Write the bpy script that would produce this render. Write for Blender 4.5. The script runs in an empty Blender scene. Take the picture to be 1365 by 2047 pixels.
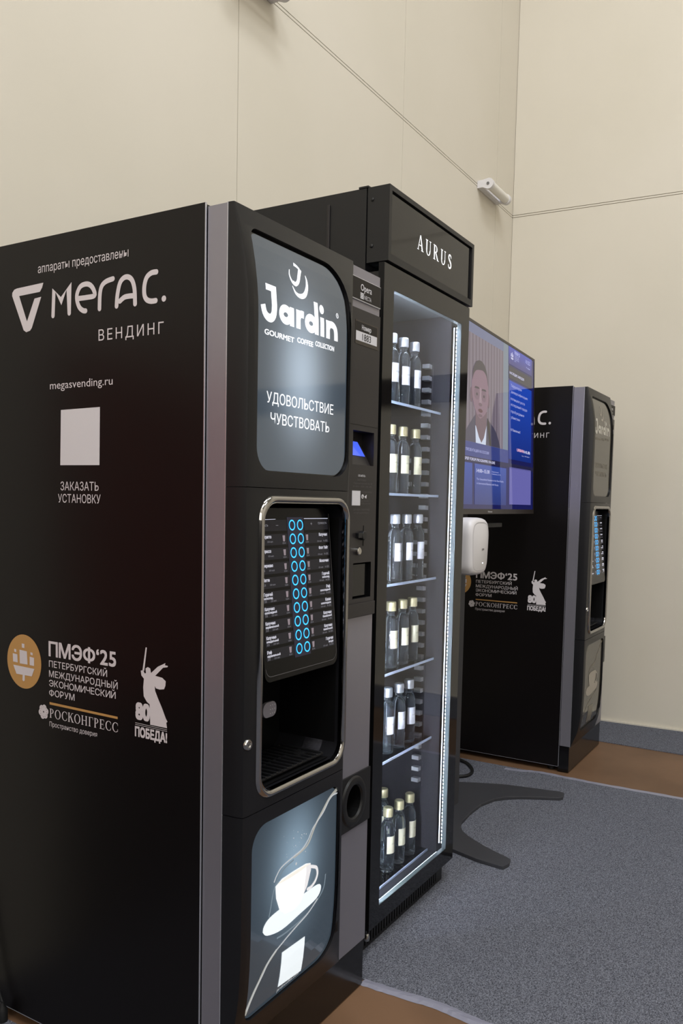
import bpy, bmesh, math, random
from math import sin, cos, pi, radians
from mathutils import Vector, Matrix, geometry

random.seed(7)
scene = bpy.context.scene
COL = scene.collection

# ------------------------------------------------------------------ camera
cam_d = bpy.data.cameras.new('camera')
cam_o = bpy.data.objects.new('camera', cam_d)
COL.objects.link(cam_o)
YAW, PITCH, ROLL, FPX = .5353, -.0741, .0206, 1674.63
fwd = Vector((cos(YAW), sin(YAW), 0)); rgt = Vector((sin(YAW), -cos(YAW), 0)); upv = Vector((0, 0, 1))
F3 = fwd * cos(PITCH) + upv * sin(PITCH)
U0 = upv * cos(PITCH) - fwd * sin(PITCH)
R3 = rgt * cos(ROLL) + U0 * sin(ROLL)
U3 = U0 * cos(ROLL) - rgt * sin(ROLL)
mw = Matrix((( R3.x, U3.x, -F3.x, -1.1827), (R3.y, U3.y, -F3.y, -.9452), (R3.z, U3.z, -F3.z, 1.1749), (0, 0, 0, 1)))
cam_o.matrix_world = mw
cam_d.sensor_fit = 'VERTICAL'
cam_d.sensor_height = 36.0
cam_d.sensor_width = 24.0
cam_d.lens = FPX / 2047 * 36.0
cam_d.shift_y = 106.7 / 2047
cam_d.clip_start = .02
scene.camera = cam_o

# ------------------------------------------------------------------ world, lights, exposure
w = bpy.data.worlds.new('world'); scene.world = w
w.use_nodes = True
w.node_tree.nodes['Background'].inputs[0].default_value = (.8, .85, 1, 1)
w.node_tree.nodes['Background'].inputs[1].default_value = .05

def area(name, loc, size, power, color=(.955, .99, 1.04), rot=(0, 0, 0)):
    d = bpy.data.lights.new(name, 'AREA'); d.shape = 'RECTANGLE'; d.size, d.size_y = size
    d.energy = power; d.color = color
    o = bpy.data.objects.new(name, d); COL.objects.link(o); o.location = loc; o.rotation_euler = rot
    return o
area('ceiling_lamp', (.0, -1.1, 6.4), (1.6, .6), 88)
area('ceiling_lamp', (2.0, -1.3, 6.4), (1.6, .6), 20)
area('ceiling_lamp', (-2.4, -2.2, 6.4), (1.6, .8), 132)
area('ceiling_lamp', (-.3, -3.2, 6.4), (1.6, .8), 90)
area('rear_fill_light', (-3.55, -1.6, 2.5), (2.0, 2.6), 50, (1, .94, .87), (0, radians(-90), 0))  # fill light added at the rear wall, for faces turned that way

scene.view_settings.view_transform = 'Standard'
scene.view_settings.look = 'None'
scene.view_settings.gamma = 1
scene.view_settings.use_curve_mapping = False
scene.view_settings.exposure = 0.0
scene.cycles.use_denoising = True
scene.cycles.max_bounces = 14
scene.cycles.transmission_bounces = 12
scene.cycles.glossy_bounces = 6
scene.cycles.transparent_max_bounces = 16
scene.cycles.sample_clamp_indirect = 6
scene.cycles.caustics_refractive = True

# ------------------------------------------------------------------ materials
def lin(r, g, b):
    f = lambda c: (c / 255 / 12.92) if c / 255 <= .04045 else ((c / 255 + .055) / 1.055) ** 2.4
    return (f(r), f(g), f(b), 1)

def pmat(name, col, rough=.5, metal=0., spec=.5, emis=None, estr=0., coat=0., trans=0., ior=1.45):
    m = bpy.data.materials.new(name); m.use_nodes = True
    b = m.node_tree.nodes['Principled BSDF']
    b.inputs['Base Color'].default_value = col if len(col) == 4 else (*col, 1)
    b.inputs['Roughness'].default_value = rough
    b.inputs['Metallic'].default_value = metal
    b.inputs['Specular IOR Level'].default_value = spec
    b.inputs['IOR'].default_value = ior
    b.inputs['Coat Weight'].default_value = coat
    b.inputs['Coat Roughness'].default_value = .03
    b.inputs['Transmission Weight'].default_value = trans
    if emis is not None:
        b.inputs['Emission Color'].default_value = emis if len(emis) == 4 else (*emis, 1)
        b.inputs['Emission Strength'].default_value = estr
    return m

def nodes(m):
    nt = m.node_tree
    return nt, nt.nodes['Principled BSDF'], nt.nodes.new, nt.links.new

def speckle(m, scale, c1, c2, lo=.35, hi=.65, bump=0., detail=3.):
    nt, b, N, Lk = nodes(m)
    tc = N('ShaderNodeTexCoord'); no = N('ShaderNodeTexNoise'); no.inputs['Scale'].default_value = scale
    no.inputs['Detail'].default_value = detail
    r = N('ShaderNodeValToRGB'); r.color_ramp.elements[0].position = lo; r.color_ramp.elements[1].position = hi
    r.color_ramp.elements[0].color = c1; r.color_ramp.elements[1].color = c2
    Lk(tc.outputs['Object'], no.inputs['Vector']); Lk(no.outputs['Fac'], r.inputs['Fac']); Lk(r.outputs['Color'], b.inputs['Base Color'])
    if bump:
        bp = N('ShaderNodeBump'); bp.inputs['Strength'].default_value = bump; bp.inputs['Distance'].default_value = .003
        Lk(no.outputs['Fac'], bp.inputs['Height']); Lk(bp.outputs['Normal'], b.inputs['Normal'])
    return m

M = {}
M['wall'] = speckle(pmat('cream_paint', lin(213, 207, 194), .6, spec=.25), 1.3, lin(213, 206, 191), lin(217, 210, 196))
M['wall_gap'] = pmat('wall_gap', lin(120, 108, 84), .9, spec=.1)
M['unseen_red'] = pmat('unseen_red_board', lin(158, 70, 58), .7)
M['unseen_dark'] = pmat('unseen_dark_panel', lin(38, 37, 40), .7)
M['darkband'] = pmat('dark_band', lin(40, 30, 27), .6)
M['ceiling'] = pmat('ceiling_paint', lin(200, 200, 196), .8)
M['board'] = speckle(pmat('brown_hardboard', lin(132, 96, 64), .5, spec=.3), 3.0, lin(100, 75, 55), lin(116, 88, 66))
M['carpet'] = speckle(pmat('grey_carpet', lin(100, 102, 110), .95, spec=.05), 330, lin(50, 51, 57), lin(124, 126, 136), .32, .68, .35, 3.)
M['tape'] = pmat('silver_tape', lin(132, 132, 146), .3, spec=.5)
M['vinyl'] = pmat('black_vinyl', lin(13, 10, 11), .36, spec=.3)
M['black'] = pmat('black_plastic', lin(22, 22, 24), .42, spec=.45)
M['fascia'] = pmat('charcoal_satin_plastic', lin(20, 20, 23), .36, spec=.42)
M['blackgloss'] = pmat('black_gloss', lin(12, 12, 13), .06, spec=.5)
M['board_black'] = pmat('board_black', lin(9, 9, 10), .18, spec=.2)
M['deep'] = pmat('deep_black', lin(6, 6, 7), .5, spec=.3)
M['plinth'] = pmat('plinth_black', lin(14, 13, 14), .16, spec=.5)
M['alu'] = pmat('grey_aluminium', lin(146, 144, 154), .36, metal=.6, spec=.5)
M['alu_bright'] = pmat('bright_aluminium_edge', lin(205, 207, 216), .25, metal=.7)
M['chrome'] = pmat('chrome', lin(168, 166, 164), .08, metal=1.)
M['steel'] = pmat('steel', lin(190, 188, 184), .22, metal=1.)
M['white_ink'] = pmat('white_ink', lin(214, 208, 212), .5, spec=.3)
M['gold_ink'] = pmat('gold_ink', lin(190, 146, 88), .5, spec=.3)
M['grey_ink'] = pmat('grey_ink', lin(120, 118, 118), .5)
M['dim_ink'] = pmat('dim_ink', lin(84, 82, 84), .5)
M['dark_ink'] = pmat('dark_ink', lin(35, 34, 38), .5)
M['white_label'] = pmat('white_label', lin(214, 213, 218), .5)
M['plate'] = pmat('dark_taupe_plate', lin(36, 33, 31), .5, spec=.25)
M['taupe'] = pmat('taupe_plastic', lin(72, 66, 59), .5, spec=.3)
M['column'] = pmat('charcoal_column', lin(40, 37, 38), .36, spec=.4)
M['white_plastic'] = pmat('white_plastic', lin(222, 219, 220), .35)
M['clear_plastic'] = pmat('frosted_tube', lin(232, 228, 220), .25)
M['cable'] = pmat('black_rubber', lin(20, 20, 21), .55)
M['stand'] = speckle(pmat('powder_coated_steel', lin(54, 54, 58), .5), 600, lin(50, 50, 54), lin(60, 60, 64))
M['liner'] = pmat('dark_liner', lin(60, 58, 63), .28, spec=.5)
M['liner_top_lit'] = pmat('liner_top_lit', lin(120, 124, 128), .35)  # paler copy of the liner; the light on the top is in the colour
M['spacer'] = pmat('pale_spacer', lin(150, 160, 164), .3, metal=.3)
M['shelf_edge'] = pmat('lit_pale_shelf_edge', lin(200, 215, 240), .25, spec=.6)  # glass edge lit by the LEDs, its brightness put into a pale colour
M['channel'] = pmat('dark_channel', lin(52, 52, 56), .4)
M['tab'] = pmat('bracket_steel', lin(205, 205, 212), .35, metal=.3)
M['cap_silver'] = pmat('silver_cap', lin(206, 210, 220), .33, metal=.55)
M['cap_gold'] = pmat('pale_gold_cap', lin(206, 196, 158), .35, metal=.45)
M['label_white'] = pmat('white_paper_label', lin(222, 222, 232), .6)
M['label_cream'] = pmat('cream_paper_label', lin(222, 216, 190), .6)

def thin_glass(name, tint, ior=1.5):
    m = bpy.data.materials.new(name); m.use_nodes = True
    nt = m.node_tree; nt.nodes.clear(); N, Lk = nt.nodes.new, nt.links.new
    out = N('ShaderNodeOutputMaterial'); mx = N('ShaderNodeMixShader'); tr = N('ShaderNodeBsdfTransparent'); gl = N('ShaderNodeBsdfGlossy')
    fr = N('ShaderNodeFresnel'); fr.inputs['IOR'].default_value = ior
    tr.inputs['Color'].default_value = tint; gl.inputs['Roughness'].default_value = 0.0
    Lk(fr.outputs[0], mx.inputs[0]); Lk(tr.outputs[0], mx.inputs[1]); Lk(gl.outputs[0], mx.inputs[2]); Lk(mx.outputs[0], out.inputs[0])
    return m
M['door_glass'] = thin_glass('door_glass', (.96, .97, .98, 1), 1.42)
M['shelf_glass'] = thin_glass('shelf_glass', (.9, .95, .97, 1), 1.45)
def brightened_glass(name, col, ior):
    m = bpy.data.materials.new(name); m.use_nodes = True
    nt = m.node_tree; nt.nodes.clear(); N, Lk = nt.nodes.new, nt.links.new
    out = N('ShaderNodeOutputMaterial'); g = N('ShaderNodeBsdfGlass')
    g.inputs['Color'].default_value = col; g.inputs['Roughness'].default_value = 0.0; g.inputs['IOR'].default_value = ior
    d = N('ShaderNodeBsdfDiffuse'); d.inputs['Color'].default_value = (.72, .84, 1, 1); mx = N('ShaderNodeMixShader'); mx.inputs[0].default_value = .03  # bluish diffuse mixed in so that the bottles look brighter lit
    Lk(g.outputs[0], mx.inputs[1]); Lk(d.outputs[0], mx.inputs[2]); Lk(mx.outputs[0], out.inputs[0])
    return m
M['bottle_glass'] = brightened_glass('bottle_glass', (.97, .99, 1, 1), 1.45)

def emit(name, col, strength, spec=.5, rough=.1, base=(.01, .01, .012, 1)):
    return pmat(name, base, rough, spec=spec, emis=col, estr=strength)

def glow_sign(name, edge, core, u0, su, z0, sz, strength, rough=.06, spec=.85, base=(.012, .014, .016, 1)):
    """backlit sign: the tube behind it shows as a soft bright column in the panel's own coordinates"""
    m = pmat(name, base, rough, spec=spec, emis=core, estr=strength)
    nt, b, N, Lk = nodes(m)
    tc = N('ShaderNodeTexCoord'); sp = N('ShaderNodeSeparateXYZ'); Lk(tc.outputs['Object'], sp.inputs[0])
    def gauss(sock, c, s):
        a = N('ShaderNodeMath'); a.operation = 'SUBTRACT'; a.inputs[1].default_value = c; Lk(sock, a.inputs[0])
        d = N('ShaderNodeMath'); d.operation = 'DIVIDE'; d.inputs[1].default_value = s; Lk(a.outputs[0], d.inputs[0])
        q = N('ShaderNodeMath'); q.operation = 'MULTIPLY'; Lk(d.outputs[0], q.inputs[0]); Lk(d.outputs[0], q.inputs[1])
        n = N('ShaderNodeMath'); n.operation = 'MULTIPLY'; n.inputs[1].default_value = -1; Lk(q.outputs[0], n.inputs[0])
        e = N('ShaderNodeMath'); e.operation = 'EXPONENT'; Lk(n.outputs[0], e.inputs[0])
        return e.outputs[0]
    g1 = gauss(sp.outputs['X'], u0, su); g2 = gauss(sp.outputs['Z'], z0, sz)
    mul = N('ShaderNodeMath'); mul.operation = 'MULTIPLY'; Lk(g1, mul.inputs[0]); Lk(g2, mul.inputs[1])
    mix = N('ShaderNodeMix'); mix.data_type = 'RGBA'
    Lk(mul.outputs[0], mix.inputs[0]); mix.inputs[6].default_value = edge; mix.inputs[7].default_value = core
    Lk(mix.outputs[2], b.inputs['Emission Color'])
    return m
M['sign_top'] = glow_sign('backlit_sign_upper', (.050, .066, .085, 1), (.40, .49, .59, 1), .178, .072, 1.425, .115, 1.0)
M['sign_low'] = glow_sign('backlit_sign_lower', (.029, .043, .058, 1), (.25, .36, .46, 1), .185, .072, .450, .110, 1.0)
M['sign_top_ink'] = glow_sign('backlit_lettering', (.55, .57, .6, 1), (1.05, 1.1, 1.15, 1), .17, .11, 1.42, .2, 1.0, base=(.6, .6, .62, 1), spec=.2, rough=.4)
M['sign_cup'] = emit('backlit_cup_white', (.96, .97, .97, 1), .98, base=(.6, .6, .6, 1))
M['sign_cup_shade'] = emit('backlit_cup_shade', (.66, .65, .68, 1), .85, base=(.5, .5, .5, 1))
M['sign_cup_inside'] = emit('backlit_cup_inside', (.74, .70, .62, 1), .9, base=(.5, .5, .5, 1))
M['sign_saucer'] = emit('backlit_saucer', (.74, .83, .89, 1), .88, base=(.5, .5, .5, 1))
M['sign_ribbon'] = emit('backlit_ribbon', (.55, .56, .50, 1), .45, base=(.3, .3, .3, 1))
M['sign_ribbon2'] = emit('backlit_ribbon_pale', (.70, .76, .82, 1), .5, base=(.3, .3, .3, 1))
M['sign_ribbon3'] = emit('backlit_ribbon_faint', (.25, .36, .45, 1), .5, base=(.1, .1, .1, 1))
M['sign_small'] = emit('backlit_small_text', (.7, .75, .8, 1), .5, base=(.4, .4, .4, 1))
M['off_sign'] = pmat('unlit_sign', lin(70, 66, 58), .07, spec=.8)
M['off_ink'] = pmat('unlit_sign_lettering', lin(200, 196, 186), .4)
M['off_pale'] = pmat('unlit_sign_picture', lin(170, 162, 150), .4)
M['off_faint'] = pmat('unlit_sign_faint', lin(124, 117, 102), .3)
M['ring'] = emit('blue_button_ring', (.035, .46, 1., 1), 1.8)
M['ring_back'] = emit('button_strip_blue', (.004, .006, .05, 1), .35, rough=.15)
M['menu'] = emit('menu_strip', (.008, .0075, .010, 1), 1.0, rough=.25, spec=.2)
M['menu_ink'] = emit('menu_text', (.75, .74, .84, 1), .8)
M['menu_ink_dim'] = emit('menu_text_dim', (.5, .49, .56, 1), .45)
M['menu_cup'] = emit('menu_cup_picture', (.42, .34, .38, 1), .6)
M['menu_line'] = emit('menu_bright_line', (.8, .82, 1, 1), 1.)
M['lcd'] = emit('blue_lcd', (.07, .14, 1., 1), 1.1)
M['led'] = None
M['aurus'] = emit('lit_white_letters', (.95, .97, 1, 1), 1.05, base=(.7, .7, .7, 1))

def led_material(name, power):
    m = pmat(name, (.3, .3, .32, 1), .3, emis=(.82, .9, 1, 1), estr=1.)
    nt, b, N, Lk = nodes(m)
    tc = N('ShaderNodeTexCoord'); sp = N('ShaderNodeSeparateXYZ'); Lk(tc.outputs['Object'], sp.inputs[0])
    a = N('ShaderNodeMath'); a.operation = 'MULTIPLY'; a.inputs[1].default_value = 1 / .0115; Lk(sp.outputs['Z'], a.inputs[0])
    fr = N('ShaderNodeMath'); fr.operation = 'FRACT'; Lk(a.outputs[0], fr.inputs[0])
    g = N('ShaderNodeMath'); g.operation = 'GREATER_THAN'; g.inputs[1].default_value = .45; Lk(fr.outputs[0], g.inputs[0])
    k = N('ShaderNodeMath'); k.operation = 'MULTIPLY_ADD'; k.inputs[1].default_value = power; k.inputs[2].default_value = .15; Lk(g.outputs[0], k.inputs[0])
    Lk(k.outputs[0], b.inputs['Emission Strength'])
    return m
M['led'] = led_material('led_strip_light', 7.)
M['led_line'] = emit('led_glow_line', (.74, .85, 1, 1), 3.8, base=(.5, .5, .5, 1))
M['led_fill'] = led_material('led_strip_fill', 480.)
M['led_line_fill'] = emit('led_glow_fill', (.74, .85, 1, 1), 150., base=(.5, .5, .5, 1))

# ------------------------------------------------------------------ mesh helpers
class MB:
    def __init__(s): s.v = []; s.f = []
    def add(s, vs, fs):
        o = len(s.v); s.v += [tuple(p) for p in vs]; s.f += [tuple(i + o for i in f) for f in fs]; return s
    def box(s, x0, x1, y0, y1, z0, z1):
        return s.add([(x0, y0, z0), (x1, y0, z0), (x1, y1, z0), (x0, y1, z0), (x0, y0, z1), (x1, y0, z1), (x1, y1, z1), (x0, y1, z1)],
                     [(0, 3, 2, 1), (4, 5, 6, 7), (0, 1, 5, 4), (1, 2, 6, 5), (2, 3, 7, 6), (3, 0, 4, 7)])
    def prism(s, poly, axis, a, b):
        """extrude a 2D polygon; axis 'x': poly in (y,z); 'y': (x,z); 'z': (x,y)"""
        n = len(poly)
        def P(p, t):
            return {'x': (t, p[0], p[1]), 'y': (p[0], t, p[1]), 'z': (p[0], p[1], t)}[axis]
        vs = [P(p, a) for p in poly] + [P(p, b) for p in poly]
        tri = geometry.tessellate_polygon([[Vector((p[0], p[1], 0)) for p in poly]])
        fs = [tuple(t) for t in tri] + [tuple(i + n for i in reversed(t)) for t in tri]
        fs += [(i, (i + 1) % n, (i + 1) % n + n, i + n) for i in range(n)]
        return s.add(vs, fs)
    def lathe(s, prof, seg=32, c=(0, 0, 0), axis='z', rad=None, cap=True):
        vs, fs = [], []
        for k, (r, h) in enumerate(prof):
            for i in range(seg):
                a = 2 * pi * i / seg
                rr = r if rad is None else rad(r, h, a)
                x, y = rr * cos(a), rr * sin(a)
                vs.append({'z': (c[0] + x, c[1] + y, c[2] + h), 'y': (c[0] + x, c[1] + h, c[2] + y), 'x': (c[0] + h, c[1] + x, c[2] + y)}[axis])
        for k in range(len(prof) - 1):
            for i in range(seg):
                j = (i + 1) % seg
                fs.append((k * seg + i, k * seg + j, (k + 1) * seg + j, (k + 1) * seg + i))
        if cap:
            fs.append(tuple(reversed(range(seg)))); n = (len(prof) - 1) * seg; fs.append(tuple(range(n, n + seg)))
        return s.add(vs, fs)
    def tube(s, pts, r, seg=10, closed=False):
        pts = [Vector(p) for p in pts]; n = len(pts); vs, fs = [], []
        up = None
        for i, p in enumerate(pts):
            a = pts[i - 1] if (i or closed) else p
            b = pts[(i + 1) % n] if (i < n - 1 or closed) else p
            t = (b - a).normalized()
            if up is None:
                up = Vector((0, 0, 1)) if abs(t.z) < .9 else Vector((1, 0, 0))
            x = t.cross(up).normalized(); y = x.cross(t).normalized(); up = y
            for k in range(seg):
                q = p + (x * cos(2 * pi * k / seg) + y * sin(2 * pi * k / seg)) * r; vs.append(q)
        for i in range(n if closed else n - 1):
            for k in range(seg):
                j = (i + 1) % n
                fs.append((i * seg + k, i * seg + (k + 1) % seg, j * seg + (k + 1) % seg, j * seg + k))
        if not closed:
            fs.append(tuple(reversed(range(seg)))); fs.append(tuple(range((n - 1) * seg, n * seg)))
        return s.add(vs, fs)
    def build(s, name, mat, parent=None, smooth=False, bevel=0., bseg=2, angle=40, fix=True, mapf=None):
        me = bpy.data.meshes.new(name)
        vs = s.v if mapf is None else [mapf(*p) for p in s.v]
        me.from_pydata(vs, [], s.f)
        if fix:
            bm = bmesh.new(); bm.from_mesh(me); bmesh.ops.remove_doubles(bm, verts=bm.verts, dist=1e-6)
            bmesh.ops.recalc_face_normals(bm, faces=bm.faces); bm.to_mesh(me); bm.free()
        me.materials.append(mat)
        o = bpy.data.objects.new(name, me); COL.objects.link(o)
        if parent: o.parent = parent
        if bevel:
            md = o.modifiers.new('bevel', 'BEVEL'); md.width = bevel; md.segments = bseg; md.limit_method = 'ANGLE'; md.angle_limit = radians(angle)
            md.harden_normals = False
        if smooth:
            me.shade_smooth()
            if hasattr(me, 'set_sharp_from_angle'): me.set_sharp_from_angle(angle=radians(angle))
        return o

def box(name, mat, parent, x0, x1, y0, y1, z0, z1, bevel=0., bseg=2):
    return MB().box(x0, x1, y0, y1, z0, z1).build(name, mat, parent, bevel=bevel, bseg=bseg)

def tag(o, label=None, cat=None, group=None, kind=None):
    if label: o['label'] = label
    if cat: o['category'] = cat
    if group: o['group'] = group
    if kind: o['kind'] = kind
    return o
def empty(name, loc, rot=(0, 0, 0)):
    o = bpy.data.objects.new(name, None); COL.objects.link(o); o.location = loc; o.rotation_euler = rot; o.empty_display_size = .1
    return o

def rrect(x0, x1, y0, y1, r, n=6):
    """rounded rectangle, r = (bottom-left, bottom-right, top-right, top-left)"""
    if not isinstance(r, (tuple, list)): r = (r,) * 4
    out = []
    for (cx, cy, a0, rr) in ((x0 + r[0], y0 + r[0], 180, r[0]), (x1 - r[1], y0 + r[1], 270, r[1]), (x1 - r[2], y1 - r[2], 0, r[2]), (x0 + r[3], y1 - r[3], 90, r[3])):
        for k in range(n + 1):
            a = radians(a0 + 90 * k / n); out.append((cx + rr * cos(a), cy + rr * sin(a)))
    return out
def ellipse(cx, cy, rx, ry, n=28, a0=0, a1=360):
    full = a1 - a0 == 360
    return [(cx + rx * cos(radians(a0 + (a1 - a0) * k / (n if full else n - 1))), cy + ry * sin(radians(a0 + (a1 - a0) * k / (n if full else n - 1)))) for k in range(n)]

def flat(outer, holes=(), zcuts=(), ucuts=()):
    """triangulated flat outline with holes, cut along the given lines so that it can follow a curve; returns MB in (x, y, 0)"""
    loops = [[Vector((p[0], p[1], 0)) for p in outer]] + [[Vector((p[0], p[1], 0)) for p in h] for h in holes]
    tri = geometry.tessellate_polygon(loops)
    allv = [v for l in loops for v in l]
    bm = bmesh.new(); bv = [bm.verts.new(v) for v in allv]
    for t in tri:
        try: bm.faces.new([bv[i] for i in t])
        except ValueError: pass
    for z in zcuts: bmesh.ops.bisect_plane(bm, geom=bm.verts[:] + bm.edges[:] + bm.faces[:], plane_co=(0, z, 0), plane_no=(0, 1, 0))
    for u in ucuts: bmesh.ops.bisect_plane(bm, geom=bm.verts[:] + bm.edges[:] + bm.faces[:], plane_co=(u, 0, 0), plane_no=(1, 0, 0))
    bmesh.ops.recalc_face_normals(bm, faces=bm.faces)
    bm.normal_update()
    mb = MB(); bm.verts.ensure_lookup_table()
    for f in bm.faces:
        if f.normal.z < 0: f.normal_flip()
    mb.add([v.co[:] for v in bm.verts], [tuple(v.index for v in f.verts) for f in bm.faces])
    bm.free()
    return mb

def ribbon(mb, pts, hw, caps=True, closed=False):
    """flat stroke of half width hw (number or function of 0..1) along a polyline"""
    pts = [Vector((p[0], p[1], 0)) for p in pts]; n = len(pts)
    vs = []
    for i, p in enumerate(pts):
        a = pts[i - 1] if (i or closed) else p; b = pts[(i + 1) % n] if (i < n - 1 or closed) else p
        t = (b - a).normalized(); nn = Vector((-t.y, t.x, 0)); h = hw(i / max(1, n - 1)) if callable(hw) else hw
        if 0 < i < n - 1 or closed:
            d1 = (p - a).normalized(); c = max(.5, abs(d1.dot(t))); hh = h / c
        else: hh = h
        vs += [p + nn * hh, p - nn * hh]
    fs = [(2 * i + 1, (2 * i + 3) % (2 * n), (2 * i + 2) % (2 * n), 2 * i) for i in range(n if closed else n - 1)]
    mb.add(vs, fs)
    if caps and not closed:
        for p, h in ((pts[0], hw(0) if callable(hw) else hw), (pts[-1], hw(1) if callable(hw) else hw)):
            mb.add([(p.x + h * cos(2 * pi * k / 14), p.y + h * sin(2 * pi * k / 14), 0) for k in range(14)], [tuple(range(14))])
    return mb

def smoothpath(pts, n=5):
    """Catmull-Rom through the points"""
    P = [Vector((*p, 0)) if len(p) == 2 else Vector(p) for p in pts]; out = []
    for i in range(len(P) - 1):
        p0 = P[max(i - 1, 0)]; p1 = P[i]; p2 = P[i + 1]; p3 = P[min(i + 2, len(P) - 1)]
        for k in range(n):
            t = k / n
            out.append(.5 * ((2 * p1) + (-p0 + p2) * t + (2 * p0 - 5 * p1 + 4 * p2 - p3) * t * t + (-p0 + 3 * p1 - 3 * p2 + p3) * t ** 3))
    out.append(P[-1])
    return [tuple(p) if len(pts[0]) == 3 else (p.x, p.y) for p in out]

_tc = {}
def compose(body, res):
    """words with the round letters E-reversed and EF, put together glyph by glyph from C and O"""
    V, Fc, x = [], [], 0.
    for ch in body:
        if ch == ' ': x += .25; continue
        src = {'Э': 'С', 'Ф': 'О', 'э': 'с', 'ф': 'о'}.get(ch, ch)
        text(src, 0, 1, 0, 1, res=res)
        vs, fs = _tc[(src, res, 1.)]
        a = min(v[0] for v in vs); b = max(v[0] for v in vs); wd = b - a; o = len(V)
        if ch == 'Э':
            V += [(x + b - v[0], v[1], 0) for v in vs]; Fc += [tuple(i + o for i in reversed(f)) for f in fs]
            o = len(V); V += [(x + wd * .3, .315, 0), (x + wd * .9, .315, 0), (x + wd * .9, .395, 0), (x + wd * .3, .395, 0)]; Fc.append((o, o + 1, o + 2, o + 3))
        elif ch == 'э':
            V += [(x + b - v[0], v[1], 0) for v in vs]; Fc += [tuple(i + o for i in reversed(f)) for f in fs]
            o = len(V); V += [(x + wd * .3, .235, 0), (x + wd * .9, .235, 0), (x + wd * .9, .305, 0), (x + wd * .3, .305, 0)]; Fc.append((o, o + 1, o + 2, o + 3))
        elif ch == 'ф':
            V += [(x + (v[0] - a) * 1.15, v[1], 0) for v in vs]; Fc += [tuple(i + o for i in f) for f in fs]
            wd *= 1.15; o = len(V); V += [(x + wd / 2 - .043, -.17, 0), (x + wd / 2 + .043, -.17, 0), (x + wd / 2 + .043, .72, 0), (x + wd / 2 - .043, .72, 0)]; Fc.append((o, o + 1, o + 2, o + 3))
        elif ch == 'Ф':
            V += [(x + (v[0] - a) * 1.1, .08 + v[1] * .78, 0) for v in vs]; Fc += [tuple(i + o for i in f) for f in fs]
            wd *= 1.1; o = len(V); V += [(x + wd / 2 - .048, -.02, 0), (x + wd / 2 + .048, -.02, 0), (x + wd / 2 + .048, .72, 0), (x + wd / 2 - .048, .72, 0)]; Fc.append((o, o + 1, o + 2, o + 3))
        else:
            V += [(x + v[0] - a, v[1], 0) for v in vs]; Fc += [tuple(i + o for i in f) for f in fs]
        x += wd + .105
    return V, Fc
def text(body, x0, x1, base, cap, bold=0., res=3, spacing=1.):
    """lettering outline as MB in (x, y, 0): fills x0..x1, stands on base, capitals cap high; bold thickens the strokes"""
    key = (body, res, spacing)
    if key not in _tc and len(body) > 1 and any(q in body for q in 'ЭФэф'): _tc[key] = compose(body, res)
    if key not in _tc:
        c = bpy.data.curves.new('lettering', 'FONT'); c.body = body; c.resolution_u = res; c.space_character = spacing
        o = bpy.data.objects.new('lettering', c); COL.objects.link(o)
        bpy.context.view_layer.update()
        dg = bpy.context.evaluated_depsgraph_get()
        me = bpy.data.meshes.new_from_object(o.evaluated_get(dg))
        _tc[key] = ([v.co[:] for v in me.vertices], [tuple(p.vertices) for p in me.polygons])
        bpy.data.meshes.remove(me); bpy.data.objects.remove(o); bpy.data.curves.remove(c)
    vs, fs = _tc[key]
    a = min(v[0] for v in vs) - bold; b = max(v[0] for v in vs) + bold; k = (x1 - x0) / (b - a); ky = cap / (.686 + 2 * bold)
    mb = MB()
    for dx, dy in (((-1, -1), (1, -1), (1, 1), (-1, 1)) if bold else ((0, 0),)):
        mb.add([(x0 + (v[0] + dx * bold - a) * k, base + (v[1] + bold + dy * bold) * ky, (1 + dx + (1 + dy) / 2) * 3.2e-5) for v in vs], fs)
    return mb

def recut(mb, zcuts):
    """cut a flat figure along horizontal lines so that it can follow a curved panel"""
    z0 = min(v[1] for v in mb.v); z1 = max(v[1] for v in mb.v)
    zs = [z for z in zcuts if z0 < z < z1]
    if not zs: return mb
    bm = bmesh.new(); bv = [bm.verts.new(v) for v in mb.v]
    for f in mb.f:
        try: bm.faces.new([bv[i] for i in f])
        except ValueError: pass
    for z in zs: bmesh.ops.bisect_plane(bm, geom=bm.verts[:] + bm.edges[:] + bm.faces[:], plane_co=(0, z, 0), plane_no=(0, 1, 0))
    bm.verts.index_update(); out = MB().add([v.co[:] for v in bm.verts], [tuple(v.index for v in f.verts) for f in bm.faces]); bm.free()
    return out

def up_facing(mb):
    """turn every face of a flat figure the same way"""
    out = []
    for f in mb.f:
        a, b, c = (Vector(mb.v[i]) for i in f[:3]); nz = (b - a).cross(c - a).z
        if nz == 0 and len(f) > 3:
            a, b, c = (Vector(mb.v[i]) for i in f[1:4]); nz = (b - a).cross(c - a).z
        out.append(f if nz >= 0 else tuple(reversed(f)))
    mb.f = out
    return mb

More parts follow.
